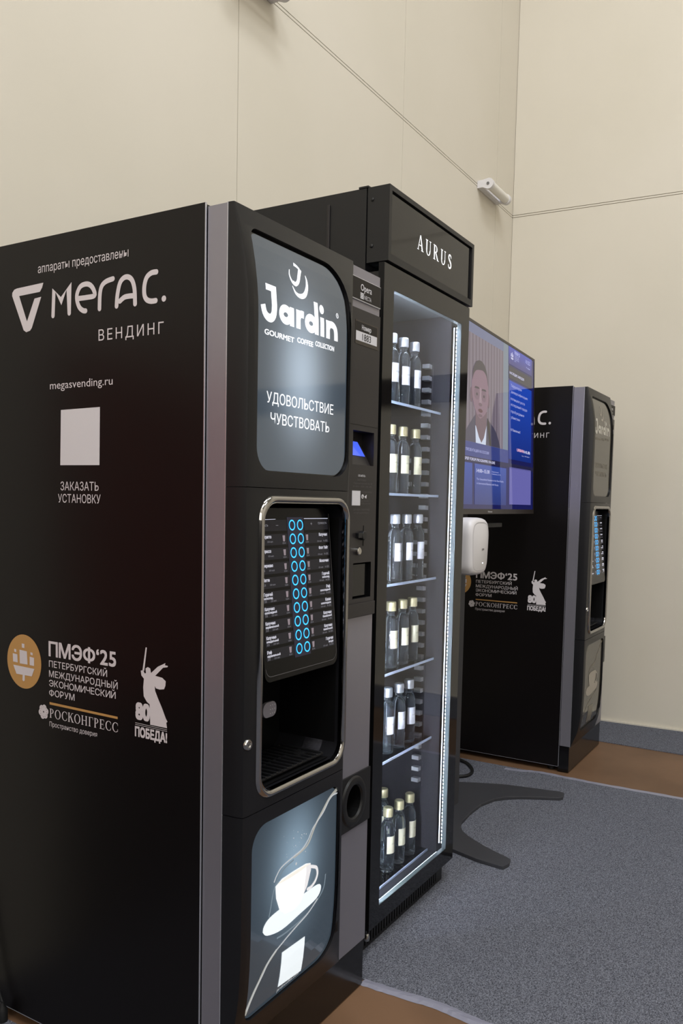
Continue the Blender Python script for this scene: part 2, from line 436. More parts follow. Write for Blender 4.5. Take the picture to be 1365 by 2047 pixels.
# serif capitals for the two serif signs: polygons in a box of cap height 1
def arc_ring(cx, cy, rx, ry, tx, ty, a0, a1, n=14):
    o = [(cx + rx * cos(radians(a0 + (a1 - a0) * k / n)), cy + ry * sin(radians(a0 + (a1 - a0) * k / n))) for k in range(n + 1)]
    i = [(cx + (rx - tx) * cos(radians(a0 + (a1 - a0) * k / n)), cy + (ry - ty) * sin(radians(a0 + (a1 - a0) * k / n))) for k in range(n + 1)]
    return [('q', o, i)]
def rc(x0, x1, y0, y1): return ('p', [(x0, y0), (x1, y0), (x1, y1), (x0, y1)])
def stem(x): return [rc(x, x + .15, 0, 1), rc(x - .08, x + .23, 0, .045), rc(x - .08, x + .23, .955, 1)]
SER = {
 'A': (.84, [('p', [(.04, 0), (.10, 0), (.42, 1), (.36, 1)]), ('p', [(.62, 0), (.79, 0), (.47, 1), (.36, 1)]), rc(.18, .66, .3, .35), rc(-.04, .2, 0, .04), rc(.54, .88, 0, .04)]),
 'U': (.86, [rc(.1, .25, .34, 1), rc(.68, .74, .34, 1), rc(.02, .34, .955, 1), rc(.58, .84, .955, 1)] + arc_ring(.42, .35, .32, .37, .12, .06, 180, 360)),
 'R': (.84, stem(.1) + arc_ring(.3, .74, .33, .26, .14, .05, -90, 90) + [rc(.2, .31, .48, .53), rc(.2, .31, .95, 1), ('p', [(.32, .5), (.47, .5), (.82, 0), (.63, 0)]), rc(.62, .9, 0, .04)]),
 'P': (.7, stem(.1) + arc_ring(.3, .73, .33, .27, .14, .05, -90, 90) + [rc(.2, .31, .46, .51), rc(.2, .31, .95, 1)]),
 'O': (.96, arc_ring(.48, .5, .45, .51, .15, .05, 0, 360, 28)),
 'C': (.86, arc_ring(.5, .5, .46, .51, .15, .05, 48, 312, 22) + [rc(.77, .81, .68, .9), rc(.77, .81, .12, .32)]),
 'K': (.84, stem(.1) + [('p', [(.24, .45), (.31, .45), (.7, 1), (.62, 1)]), ('p', [(.34, .6), (.45, .68), (.84, 0), (.64, 0)]), rc(.54, .82, .955, 1), rc(.58, .9, 0, .045)]),
 'H': (.96, stem(.1) + stem(.66) + [rc(.2, .7, .48, .53)]),
 'G': (.7, stem(.1) + [rc(.1, .66, .945, 1), ('p', [(.62, 1), (.66, 1), (.68, .74), (.65, .74)])]),
 'E': (.72, stem(.1) + [rc(.1, .64, .945, 1), rc(.1, .66, 0, .055), rc(.2, .52, .48, .53), ('p', [(.6, 1), (.64, 1), (.66, .76), (.63, .76)]), ('p', [(.62, 0), (.66, 0), (.7, .27), (.67, .27)]), rc(.5, .53, .38, .63)]),
 'S': (.66, [('s', [(.53, .76), (.50, .9), (.36, .965), (.22, .93), (.15, .8), (.2, .66), (.36, .53), (.5, .4), (.54, .24), (.46, .09), (.3, .035), (.15, .1), (.1, .26)])]),
}
def serif(word, x0, x1, base, cap, gap=.1):
    mb = MB(); x = 0.
    for ch in word:
        wd, parts = SER[ch]
        for pt in parts:
            if pt[0] == 'p': mb.add([(x + a, b, 0) for a, b in pt[1]], [tuple(range(len(pt[1])))])
            elif pt[0] == 'q':
                o, i = pt[1], pt[2]; n = len(o)
                mb.add([(x + a, b, 0) for a, b in o + i], [(k, k + 1, n + k + 1, n + k) for k in range(n - 1)])
            else: ribbon(mb, [(x + a, b) for a, b in smoothpath(pt[1], 3)], lambda t: .032 + .045 * sin(pi * t), caps=False)
        x += wd + gap
    tot = x - gap; k = (x1 - x0) / tot
    mb.v = [(x0 + a * k, base + b * cap, 0) for a, b, _ in mb.v]
    return mb

def unstack(mb):
    """lift the pieces of a flat figure a hair above one another where their strokes overlap"""
    par = list(range(len(mb.v)))
    def find(i):
        while par[i] != i: par[i] = par[par[i]]; i = par[i]
        return i
    for f in mb.f:
        for q in f[1:]: par[find(q)] = find(f[0])
    idx = {}
    for i in range(len(mb.v)): idx.setdefault(find(i), len(idx))
    mb.v = [(x, y, z + (idx[find(i)] % 7) * 1.3e-5) for i, (x, y, z) in enumerate(mb.v)]
    return mb

def sticker(mb, name, mat, parent, mapf):
    return up_facing(unstack(mb)).build(name, mat, parent, fix=False, mapf=mapf)

# ------------------------------------------------------------------ setting
YW = .738                                                  # the long wall
def xe(y): return 3.5019 - .05 * y                         # the end wall, a touch out of square
ZC = 6.5
def structure(o): o['kind'] = 'structure'; return o

structure(MB().box(-3.7, 3.9, -5.2, .9, -.1, 0).build('floor', M['board']))
wl = MB(); xs = [-3.6, -1.28, -.158, .965, 2.091, 3.200, 3.47]; g = .0016
for a, b in zip(xs[:-1], xs[1:]):
    for z0, z1 in ((.0, 2.7965), (2.7995, 2.8085), (2.8115, ZC)):
        wl.box(a + g, b - g, YW, YW + .03, z0, z1)
structure(wl.build('wall_left', M['wall']))
structure(box('wall_left_backing', M['wall_gap'], None, -3.6, 3.6, YW + .004, YW + .06, 0, ZC))
we = MB()
for z0, z1 in ((.0, 2.7965), (2.7995, 2.8085), (2.8115, ZC)):
    for y0, y1 in ((-.52, YW - .002), (-1.75, -.5235), (-2.98, -1.7535), (-5.0, -2.9835)):
        we.prism([(xe(y0), y0), (xe(y1), y1), (xe(y1) + .03, y1), (xe(y0) + .03, y0)], 'z', z0, z1)
structure(we.build('wall_end', M['wall']))
structure(MB().prism([(xe(-5) + .004, -5), (xe(.8) + .004, .8), (xe(.8) + .07, .8), (xe(-5) + .07, -5)], 'z', 0, ZC).build('wall_end_backing', M['wall_gap']))
structure(box('wall_left_unseen_red', M['unseen_red'], None, -1.9, -.27, YW - .03, YW - .001, .62, 1.56))  # unseen board added for the reddish reflection in the machine's side
structure(box('wall_left_unseen_dark', M['unseen_dark'], None, -1.9, -.27, YW - .03, YW - .001, .005, .62))  # unseen dark filler, added to darken reflections near the floor
structure(box('wall_rear_unseen_dark', M['unseen_dark'], None, -3.6, -3.57, -5.0, .7, .005, 1.5))  # unseen dark filler too, darkens what the fascia reflects low down
structure(box('wall_right', M['wall'], None, -3.7, 3.9, -5.1, -5.0, 0, ZC))
structure(box('wall_rear', M['wall'], None, -3.7, -3.6, -5.0, .8, 0, ZC))
structure(box('ceiling', M['ceiling'], None, -3.7, 3.9, -5.1, .9, ZC, ZC + .1))
# carpet laid in pieces, brown hardboard left bare between them
CT = .004
def carpet_piece(x0, x1, y0, y1, skew=0.):
    mb = MB().prism([(x0, y0), (x1 - skew, y0), (x1, y1), (x0, y1)], 'z', 0.0002, CT)
    return structure(mb.build('floor_carpet', M['carpet']))
carpet_piece(.567, 2.40, -5.0, YW - .001)
carpet_piece(-3.6, -.006, -5.0, YW - .001)
o = MB().prism([(3.044, -1.2), (3.07, .05), (3.075, YW - .001), (xe(.7) - .001, YW - .001), (xe(-1.2) - .001, -1.2)], 'z', .0002, CT).build('floor_carpet', M['carpet']); structure(o)
o = MB().prism([(3.02, -5), (3.044, -1.2), (xe(-1.2) - .001, -1.2), (xe(-5) - .001, -5)], 'z', .0002, CT).build('floor_carpet', M['carpet']); structure(o)
structure(MB().prism([(xe(-5) - .012, -5), (xe(.73) - .012, .73), (xe(.73) - .001, .73), (xe(-5) - .001, -5)], 'z', CT, .012).build('baseboard_end', M['wall']))

def tape_strip(name, label, pts, hw, seedv):
    rnd = random.Random(seedv); mb = MB(); P = smoothpath(pts, 8); n = len(P)
    vs, fs = [], []
    for i, p in enumerate(P):
        h = hw * (1 + rnd.uniform(-.12, .12)); vs += [(p[0] - h, p[1], .0008), (p[0] - h * .3, p[1], CT + .0012 + rnd.uniform(0, .0016)), (p[0] + h * .3, p[1], CT + .0010 + rnd.uniform(0, .0012)), (p[0] + h, p[1], CT + .0004)]
    for i in range(n - 1):
        for k in range(3): fs.append((4 * i + k, 4 * i + k + 1, 4 * i + k + 5, 4 * i + k + 4))
    o = mb.add(vs, fs).build(name, M['tape'], None)
    sd = o.modifiers.new('thickness', 'SOLIDIFY'); sd.thickness = .0004
    tag(o, label, 'tape')
    return o
tape_strip('floor_tape', 'silver tape on the carpet edge in front of the nearest coffee machine', [(.556, .0, ), (.560, -.1), (.566, -.2), (.556, -.31), (.566, -.5), (.56, -.9), (.565, -1.5)], .013, 3)
far = tape_strip('floor_tape', 'silver tape along the carpet edge under the far coffee machine', [(2.412, .285), (2.402, .22), (2.376, .14), (2.381, -.01), (2.384, -.2), (2.376, -.46), (2.376, -.9), (2.38, -1.6)], .017, 5)
far.scale.x = -1; far.location.x = 2 * 2.39

# dark fascia band on the end wall beyond the frame, seen in the glass of the signs and the fridge door
structure(MB().prism([(xe(-2.9) - .03, -2.9), (xe(-.62) - .03, -.62), (xe(-.62) - .001, -.62), (xe(-2.9) - .001, -2.9)], 'z', 1.80, 1.96).build('trim_1', M['darkband']))

# ------------------------------------------------------------------ coffee machine
W = .5537
PZ = [(.115, 0), (.13, .006), (.15, .0135), (.168, .021), (.185, .0275), (.205, .0325), (.23, .037), (.26, .0405), (.30, .043), (.34, .0445), (.38, .045), (1.50, .045), (1.53, .0442), (1.56, .0415), (1.595, .0365), (1.63, .0295), (1.66, .0215), (1.694, .012)]
def pz(z):
    if z <= PZ[0][0]: return PZ[0][1]
    for (a, b), (c, d) in zip(PZ[:-1], PZ[1:]):
        if z <= c: return b + (d - b) * (z - a) / (c - a)
    return PZ[-1][1]
ZC_ALL = [z for z, _ in PZ]
def uL(z): return .4 * pz(z)
def uR(z): return .43 - 1.6 * pz(z) - .008
def on_front(d): return lambda u, z, e=0: (u, -pz(z) - d - e, z)
def on_side(d): return lambda s, t, e=0: (-d - e, -s, t)
def on_plane(v0, d=0.): return lambda u, z, e=0: (u, v0 - d - e, z)
def pv(z): return -.016 - (1.16 - z) * .0923                # the tilted menu board
def on_menu(d): return lambda u, z, e=0: (u, pv(z) - d - e, z)

UP = rrect(.031, .354, 1.2285, 1.659, (.045, .055, .075, .022), 8)
UPI = rrect(.034, .344, 1.2315, 1.651, (.043, .050, .068, .020), 8)
LO = rrect(.032, .345, .1855, .5705, (.03, .055, .03, .045), 8)
LOI = rrect(.034, .340, .1875, .5685, (.03, .052, .028, .044), 8)
RE = rrect(.055, .342, .632, 1.172, .036, 8)                # the recess opening
REO = rrect(.041, .356, .617, 1.187, .046, 8)               # outer line of its chrome rim

S_LOGO = {'V': [(-0.5727, 1.5936), (-0.5721, 1.6001), (-0.5658, 1.6059), (-0.5573, 1.6075), (-0.4753, 1.6099), (-0.4791, 1.6005), (-0.4861, 1.5928), (-0.5503, 1.5912), (-0.5264, 1.5371), (-0.5025, 1.5811), (-0.4819, 1.5825), (-0.5112, 1.5229), (-0.5167, 1.5176), (-0.5289, 1.5154), (-0.5371, 1.5201)],
 'M': [(-0.4467, 1.541), (-0.4437, 1.5913), (-0.4225, 1.5675), (-0.3993, 1.5949), (-0.399, 1.5416)],
 'e': [(-0.3721, 1.5673), (-0.3497, 1.567), (-0.3275, 1.5683), (-0.33, 1.5803), (-0.3397, 1.5899), (-0.3526, 1.593), (-0.367, 1.5896), (-0.3761, 1.5769), (-0.3761, 1.5633), (-0.3696, 1.55), (-0.3597, 1.5429), (-0.3522, 1.5414)],
 'g': [(-0.3135, 1.5417), (-0.312, 1.57), (-0.3067, 1.5844), (-0.2952, 1.5914), (-0.2771, 1.5943)],
 'a': [(-0.2672, 1.542), (-0.2649, 1.5632), (-0.2584, 1.5839), (-0.2482, 1.5925), (-0.2362, 1.5927), (-0.2261, 1.585), (-0.2201, 1.5681), (-0.2186, 1.5413)],
 'abar': [(-0.2583, 1.5503), (-0.2467, 1.5563), (-0.2328, 1.5571), (-0.2214, 1.5565)],
 'c': [(-0.1648, 1.5935), (-0.1775, 1.5931), (-0.1891, 1.5862), (-0.1948, 1.5717), (-0.1947, 1.5556), (-0.1889, 1.546), (-0.1782, 1.5419), (-0.1662, 1.5417)],
 'dot': [(-0.1461, 1.5434), (-0.1457, 1.543)]}
SHIP = [[(-0.5579, 0.8463), (-0.5339, 0.8451), (-0.5319, 0.8167), (-0.5571, 0.8165)], [(-0.5503, 0.8605), (-0.5417, 0.8603), (-0.5418, 0.8511), (-0.5498, 0.8518)], [(-0.5801, 0.8362), (-0.565, 0.8352), (-0.5641, 0.8176), (-0.5792, 0.8181)], [(-0.5753, 0.8463), (-0.5684, 0.8459), (-0.5684, 0.8394), (-0.5748, 0.8399)], [(-0.5249, 0.8347), (-0.5108, 0.8336), (-0.511, 0.8162), (-0.5251, 0.8164)], [(-0.5225, 0.8445), (-0.5152, 0.8438), (-0.5153, 0.8384), (-0.522, 0.8392)], [(-0.5787, 0.8112), (-0.5099, 0.8099), (-0.5185, 0.7928), (-0.5684, 0.7924)], [(-0.5482, 0.7937), (-0.5413, 0.7934), (-0.5414, 0.7811), (-0.5455, 0.7787), (-0.5489, 0.7809)]]
SWORD = [(-0.1886, 0.8909), (-0.1853, 0.8906), (-0.192, 0.8449), (-0.1967, 0.845)]
STATUE = [(-0.2013, 0.8441), (-0.1948, 0.8456), (-0.1911, 0.8398), (-0.1874, 0.841), (-0.1888, 0.8497), (-0.1829, 0.8532), (-0.1764, 0.8512), (-0.1745, 0.8426), (-0.1569, 0.857), (-0.1434, 0.8633), (-0.1376, 0.8661), (-0.1389, 0.8618), (-0.1309, 0.8614), (-0.1322, 0.8589), (-0.1434, 0.8566), (-0.1636, 0.8385), (-0.1568, 0.838), (-0.1455, 0.837), (-0.1365, 0.8314), (-0.1373, 0.8228), (-0.1408, 0.8155), (-0.1521, 0.8134), (-0.1612, 0.8145), (-0.1648, 0.8185), (-0.1634, 0.8091), (-0.1565, 0.7964), (-0.1451, 0.7775), (-0.136, 0.7601), (-0.1315, 0.754), (-0.1346, 0.7518), (-0.1327, 0.7415), (-0.1759, 0.7415), (-0.1779, 0.7813), (-0.1848, 0.7848), (-0.1932, 0.7947), (-0.1947, 0.8118), (-0.1929, 0.8293), (-0.1994, 0.8347)]

def fascia_shell(name, z0, z1, holes, mat, parent):
    zs = sorted({z0, z1} | {z for z in ZC_ALL if z0 < z < z1})
    if len(zs) < 6: zs = [z0 + (z1 - z0) * k / 6 for k in range(7)]
    mb = MB()
    left = [(0, 0), (.10, .45), (.2, .80), (.32, .95), (1, 1)]         # fraction of uL, fraction of depth
    right = [(1, 1), (.4, .97), (0, .88), (-1.0, .55)]                  # then the draft back to the door
    def row(z):
        p = max(pz(z), .0012); l = max(uL(z), .001); r = uR(z)
        L = [(l * a, -p * b, z) for a, b in left]
        R = [(r, -p, z), (r + .006, -p * .97, z), (r + .0085, -p * .86, z), (r + .0085 + p * .5, -p * .5, z), (.43, 0., z)]
        return L, R
    rows = [row(z) for z in zs]
    for side in (0, 1):
        n = len(rows[0][side]); vs = [q for r in rows for q in r[side]]
        fs = [(i * n + k, i * n + k + 1, (i + 1) * n + k + 1, (i + 1) * n + k) for i in range(len(zs) - 1) for k in range(n - 1)]
        mb.add(vs, fs)
    outer = [(max(uL(z), .001), z) for z in zs] 
    outer = [(uR(z), z) for z in zs] + list(reversed(outer))
    f = flat(outer, holes, zcuts=zs[1:-1])
    mb.add([(u, -max(pz(z), .0012), z) for u, z, _ in f.v], f.f)
    for h in holes:                                                    # the walls of the openings
        n = len(h); dep = .009 if h is not RE else .16
        vs = [(u, -pz(z), z) for u, z in h] + [(u, -pz(z) + dep, z) for u, z in h]
        mb.add(vs, [(i, (i + 1) % n, (i + 1) % n + n, i + n) for i in range(n)])
    for z in (z0, z1):                                                 # close the ends
        L, R = row(z); mb.add(L + R, [tuple(range(len(L) + len(R)))])
    return mb.build(name, mat, parent, smooth=True, angle=32)

def side_graphics(panel, off):
    T = lambda mb, nm, mt: sticker(mb, nm, M[mt], panel, on_side(off))
    T(text('аппараты предоставлены', -.4913, -.236, 1.6305, .0165), 'lettering', 'white_ink')
    lg = flat(S_LOGO['V'])
    T(lg, 'brand_emblem', 'white_ink')
    lw = MB()
    for k in ('M', 'e', 'g', 'a', 'abar', 'c'):
        pts = S_LOGO[k] if k == 'M' else smoothpath(S_LOGO[k], 5)
        ribbon(lw, pts, .0049)
    lw.add([(-.1459 + .0056 * cos(2 * pi * k / 16), 1.5432 + .0056 * sin(2 * pi * k / 16), 0) for k in range(16)], [tuple(range(16))])
    T(lw, 'brand_lettering', 'white_ink')
    T(text('ВЕНДИНГ', -.3161, -.146, 1.4805, .0203, spacing=1.3), 'lettering', 'white_ink')
    T(text('megasvending.ru', -.4568, -.2778, 1.3945, .0155), 'lettering', 'white_ink')
    T(flat([(-.4270, 1.2403), (-.3140, 1.2398), (-.3125, 1.3530), (-.4245, 1.3515)]), 'blank_label', 'white_label')
    T(text('ЗАКАЗАТЬ', -.4265, -.3164, 1.1895, .0165), 'lettering', 'white_ink')
    T(text('УСТАНОВКУ', -.4342, -.3108, 1.1645, .0165), 'lettering', 'white_ink')
    T(MB().add([(-.5438 + .0552 * cos(2 * pi * k / 48), .8218 + .0586 * sin(2 * pi * k / 48), 0) for k in range(48)], [tuple(range(48))]), 'round_emblem', 'gold_ink')
    sh = MB()
    for pl in SHIP: sh.add([(a, b, 0) for a, b in pl], [tuple(range(len(pl)))])
    sticker(sh, 'ship_emblem', M['white_ink'], panel, on_side(off + .0004))
    T(text('ПМЭФ‘25', -.4653, -.2677, .8425, .0305, bold=.022), 'lettering', 'white_ink')
    for s, x1, b in (('ПЕТЕРБУРГСКИЙ', -.2928, .8200), ('МЕЖДУНАРОДНЫЙ', -.2635, .7990), ('ЭКОНОМИЧЕСКИЙ', -.269, .7790), ('ФОРУМ', -.3869, .7585)):
        T(text(s, -.4643, x1, b, .0132, bold=.006), 'lettering', 'white_ink')
    T(MB().add([(-.4632, .7400, 0), (-.2635, .7390, 0), (-.2635, .7438, 0), (-.4632, .7452, 0)], [(0, 1, 2, 3)]), 'gold_line', 'gold_ink')
    fl = MB()
    for k in range(6):
        a = radians(60 * k + 12); cx, cy = -.4822 + .0088 * cos(a), .7215 + .0092 * sin(a)
        ribbon(fl, [(cx + .0052 * cos(a + t), cy + .0054 * sin(a + t)) for t in [radians(q) for q in range(-150, 131, 28)]], .0016)
        ribbon(fl, [(-.4822 + .004 * cos(a), .7215 + .004 * sin(a)), (cx + .003 * cos(a), cy + .003 * sin(a))], .0024)
    T(fl, 'flower_emblem', 'white_ink')
    T(serif('POCKOHGPECC', -.4635, -.262, .7120, .0195), 'lettering', 'white_ink')
    T(text('Пространство доверия', -.4636, -.3213, .6935, .0098), 'lettering', 'white_ink')
    st = flat(STATUE); st.add([(a, b, 0) for a, b in SWORD], [(0, 1, 2, 3)])
    T(st, 'statue_emblem', 'white_ink')
    T(text('80', -.2151, -.1765, .7465, .0345, bold=.05), 'lettering', 'white_ink')
    T(MB().add([(-.2155, .7392, 0), (-.1327, .7380, 0), (-.1327, .7388, 0), (-.2155, .7400, 0), (-.2155, .7358, 0), (-.1327, .7348, 0), (-.1327, .7356, 0), (-.2155, .7366, 0)], [(0, 1, 2, 3), (4, 5, 6, 7)]), 'thin_lines', 'white_ink')
    T(text('ПОБЕДА!', -.2164, -.1321, .7125, .0195, bold=.045), 'lettering', 'white_ink')

ROW_L = ['', 'Ристретто', 'Эспрессо', 'Американо', 'Латте', 'Горячий|шоколад', 'Капучино|шоколадный', 'Капучино|карамельный', 'Капучино|миндальный', 'Раф|карамельный']
ROW_R = ['', 'Капучино', 'Флэт Уайт', 'Моккачино', 'Горячий|шоколад', 'Раф|шоколадный', 'Какао|шоколадное', 'Капучино|банановый', 'Капучино|ванильный', 'Горячая|вода']

def coffee_machine(loc, rz, lit, label):
    root = empty('vending_machine', loc, (0, 0, rz))
    tag(root, label, 'vending machine', 'coffee vending machines')
    D = .70
    cm_ = MB(); cm_.box(0, .006, .050, D, .030, 1.698); cm_.box(W - .010, W - .004, .050, D, .030, 1.698); cm_.box(.006, W - .010, D - .006, D, .030, 1.698)
    cm_.box(.006, W - .010, .050, D - .006, 1.690, 1.698); cm_.box(.006, W - .010, .050, D - .006, .030, .038)
    cm_.build('cabinet', M['vinyl'], root)
    panel = box('side_panel', M['vinyl'], root, -.0032, -.0002, .0495, D, .026, 1.7)
    box('panel_edge', M['alu_bright'], panel, -.0036, -.0004, .0478, .0492, .026, 1.7)
    box('panel_edge', M['alu_bright'], panel, -.0036, -.0004, .051, D, .0245, .0258)
    side_graphics(panel, .0038)
    for x, y in ((.04, .09), (W - .04, .09), (.04, D - .06), (W - .04, D - .06)):
        MB().lathe([(.018, 0), (.018, .02), (.010, .022), (.010, .032)], 16, (x, y, 0)).build('foot', M['cable'], root, smooth=True)
    box('plinth', M['plinth'], root, .0, W - .003, .0035, .052, .003, .1155, bevel=.0015)
    # door: grey aluminium body, its edge is the grey strip seen from the side
    dol = [(.0012, .119), (W - .002, .119), (W - .002, 1.6935), (.0012, 1.6935)]
    dho = [RE, [(.438, 1.260), (.538, 1.260), (.538, 1.340), (.438, 1.340)], [(.450, .956), (.537, .956), (.537, 1.042), (.450, 1.042)], ellipse(.474, .484, .037, .041, 28)]
    dfl = flat(dol, dho); dmb = MB()
    for vv, rev in ((.0005, False), (.0462, True)): dmb.add([(u, vv, z) for u, z, _ in dfl.v], [tuple(reversed(f)) if rev else f for f in dfl.f])
    for lp in [dol] + dho:
        nl_ = len(lp); dmb.add([(u, .0005, z) for u, z in lp] + [(u, .0462, z) for u, z in lp], [(q, (q + 1) % nl_, (q + 1) % nl_ + nl_, q + nl_) for q in range(nl_)])
    door = dmb.build('door', M['alu'], root)
    box('door_trim', M['alu_bright'], door, -.0008, .0012, -.0004, .0012, .119, 1.694)
    # fascia in three pieces
    f1 = fascia_shell('fascia_panel', 1.2006, 1.6938, [UP], M['fascia'], root)
    f2 = fascia_shell('fascia_panel', .6008, 1.1992, [RE], M['fascia'], root)
    f3 = fascia_shell('fascia_panel', .1195, .5992, [LO], M['fascia'], root)
    # upper sign
    up = flat(UPI, (), [z for z in ZC_ALL if 1.23 < z < 1.66])
    sg = sticker(up, 'sign_panel', M['sign_top'] if lit else M['off_sign'], f1, on_front(-.0055))
    rim = flat(rrect(.029, .356, 1.2265, 1.661, (.045, .055, .075, .022), 8), [UPI], [z for z in ZC_ALL if 1.23 < z < 1.66])
    sticker(rim, 'sign_rim', M['blackgloss'], f1, on_front(-.0065))
    ink = M['sign_top_ink'] if lit else M['off_ink']; faint = ink if lit else M['off_faint']
    zl = on_front(-.0050)
    jl = MB()
    J = smoothpath([(.0865, 1.545), (.0865, 1.528), (.084, 1.514), (.076, 1.5062), (.065, 1.5065), (.056, 1.5135), (.0515, 1.526)], 4)
    ribbon(jl, J, lambda t: .0082 - .0012 * t, caps=False); jl.add([(.0625, 1.5545, 0), (.0625, 1.566, 0), (.0947, 1.566, 0), (.0947, 1.542, 0), (.0783, 1.542, 0), (.0783, 1.5545, 0)], [(0, 5, 2, 1), (5, 4, 3, 2)])
    hw = .0069
    def ring_(cx, cy, rx, ry): ribbon(jl, ellipse(cx, cy, rx, ry, 28), hw, closed=True)
    ring_(.1222, 1.5213, .0142, .0112); jl.add([(.1355, 1.5035, 0), (.1493, 1.5035, 0), (.1493, 1.5385, 0), (.1355, 1.5385, 0)], [(0, 1, 2, 3)])
    jl.add([(.1568, 1.5035, 0), (.1706, 1.5035, 0), (.1706, 1.5385, 0), (.1568, 1.5385, 0)], [(0, 1, 2, 3)]); ribbon(jl, smoothpath([(.1637, 1.520), (.167, 1.529), (.1745, 1.5325), (.1825, 1.5322)], 4), hw, caps=False)
    ring_(.2072, 1.5213, .0142, .0112); jl.add([(.2208, 1.5035, 0), (.2346, 1.5035, 0), (.2346, 1.5665, 0), (.2208, 1.5665, 0)], [(0, 1, 2, 3)])
    jl.add([(.2412, 1.5035, 0), (.255, 1.5035, 0), (.255, 1.5405, 0), (.2412, 1.5405, 0)], [(0, 1, 2, 3)]); jl.add([(x, z, 0) for x, z in ellipse(.2481, 1.5565, .0082, .0090, 18)], [tuple(range(18))])
    jl.add([(.2622, 1.5035, 0), (.276, 1.5035, 0), (.276, 1.5395, 0), (.2622, 1.5395, 0)], [(0, 1, 2, 3)]); ribbon(jl, smoothpath([(.2691, 1.523), (.274, 1.531), (.283, 1.5333), (.2925, 1.531), (.2985, 1.522), (.2995, 1.5035)], 4), hw, caps=False)
    sticker(recut(jl, ZC_ALL), 'brand_lettering', ink, sg, zl)
    rg = MB(); ribbon(rg, ellipse(.3075, 1.5560, .0042, .0046, 16), .0007, closed=True); rg.add(*(lambda t: (t.v, t.f))(text('R', .3052, .3098, 1.5535, .0052)))
    sticker(rg, 'trademark_sign', ink, sg, zl)
    ck = MB()
    ribbon(ck, smoothpath([(.1640, 1.6250), (.1725, 1.6235), (.1830, 1.6195)], 3), lambda t: .0032 - .001 * t, caps=False)
    ribbon(ck, smoothpath([(.1845, 1.6200), (.1790, 1.6090), (.1715, 1.5935), (.1625, 1.5868), (.1545, 1.5890)], 4), lambda t: .0050 - .0016 * t, caps=False)
    ribbon(ck, smoothpath([(.1470, 1.6110), (.1445, 1.6010), (.1480, 1.5925), (.1555, 1.5868), (.1640, 1.5860)], 4), lambda t: .0009 + .0028 * t, caps=False)
    ribbon(ck, smoothpath([(.1505, 1.5810), (.1600, 1.5695), (.1750, 1.5665), (.1900, 1.5720), (.2000, 1.5860), (.2030, 1.6020), (.2005, 1.6120)], 4), lambda t: .0006 + .0044 * sin(pi * t), caps=False)
    sticker(recut(ck, ZC_ALL), 'brand_emblem', ink if lit else M['off_pale'], sg, zl)
    sticker(text('GOURMET', .0562, .1500, 1.4745, .0098, bold=.02), 'lettering', faint, sg, zl)
    sticker(text('COFFEE', .1600, .2150, 1.4775, .0098, bold=.02), 'lettering', faint, sg, zl)
    sticker(text('COLLECTION', .2230, .2924, 1.4815, .0098, bold=.02), 'lettering', faint, sg, zl)
    sticker(text('УДОВОЛЬСТВИЕ', .0652, .2942, 1.3545, .0192), 'lettering', faint, sg, zl)
    sticker(text('ЧУВСТВОВАТЬ', .0782, .2800, 1.3175, .0192), 'lettering', faint, sg, zl)
    # lower sign
    zc2 = [z for z in ZC_ALL if .19 < z < .57]
    lo = sticker(flat(LOI, (), zc2), 'sign_panel', M['sign_low'] if lit else M['off_sign'], f3, on_front(-.0055))
    sticker(flat(rrect(.030, .347, .1835, .5725, (.03, .055, .03, .045), 8), [LOI], zc2), 'sign_rim', M['blackgloss'], f3, on_front(-.0065))
    A = lambda k: M[k] if lit else M['off_pale']
    l1, l2, l3 = on_front(-.0051), on_front(-.0048), on_front(-.0045)
    def rpic(pts, hwf, mat, lay): sticker(ribbon(MB(), smoothpath(pts, 6), hwf, caps=False), 'ribbon_picture', mat if lit else M['off_faint'], lo, lay)
    rpic([(.341, .5590), (.3100, .5470), (.2840, .5280), (.2560, .5060), (.2330, .4780), (.2120, .4690), (.1780, .4640)], lambda t: .0042 - .0026 * t, M['sign_ribbon'], l1)
    rpic([(.1265, .2957), (.0950, .2780), (.0720, .2540), (.0530, .2300), (.0400, .2020)], lambda t: .0030 + .002 * t, M['sign_ribbon'], l1)
    rpic([(.341, .5500), (.3140, .5480), (.2850, .5240), (.2480, .5040), (.2300, .4850), (.2080, .4720), (.1780, .4673), (.1369, .4608), (.1200, .4500), (.1110, .4388)], .0016, M['sign_ribbon2'], l2)
    rpic([(.2701, .3425), (.2350, .3250), (.1900, .3140), (.1500, .3030), (.1080, .2880), (.0840, .2650), (.0600, .2400), (.0430, .2100)], .0018, M['sign_ribbon2'], l2)
    rpic([(.1780, .4600), (.1400, .4520), (.1120, .4250), (.1010, .3900), (.0960, .3750)], .0016, M['sign_ribbon3'], l1)
    rpic([(.3000, .3850), (.2920, .3550), (.2600, .3350), (.2200, .3230), (.1600, .3180), (.1250, .3200)], .0018, M['sign_ribbon3'], l1)
    sticker(flat(smoothpath([(.0766, .3535), (.0800, .3640), (.0980, .3735), (.1400, .3770), (.2046, .3745), (.2691, .3740), (.2824, .3607), (.2650, .3447), (.2055, .3370), (.1409, .3310), (.0917, .3405), (.0766, .3535)], 4)[:-1], (), zc2), 'saucer_picture', A('sign_saucer'), lo, l2)
    cup = [(.1156, .4291), (.1376, .4365), (.1788, .4370), (.2220, .4360), (.2394, .4310), (.2410, .4163), (.2284, .3876), (.2142, .3736), (.2020, .3610), (.1780, .3560), (.1500, .3600), (.1300, .3770), (.1184, .4041)]
    sticker(flat(cup), 'cup_picture', A('sign_cup'), lo, l3)
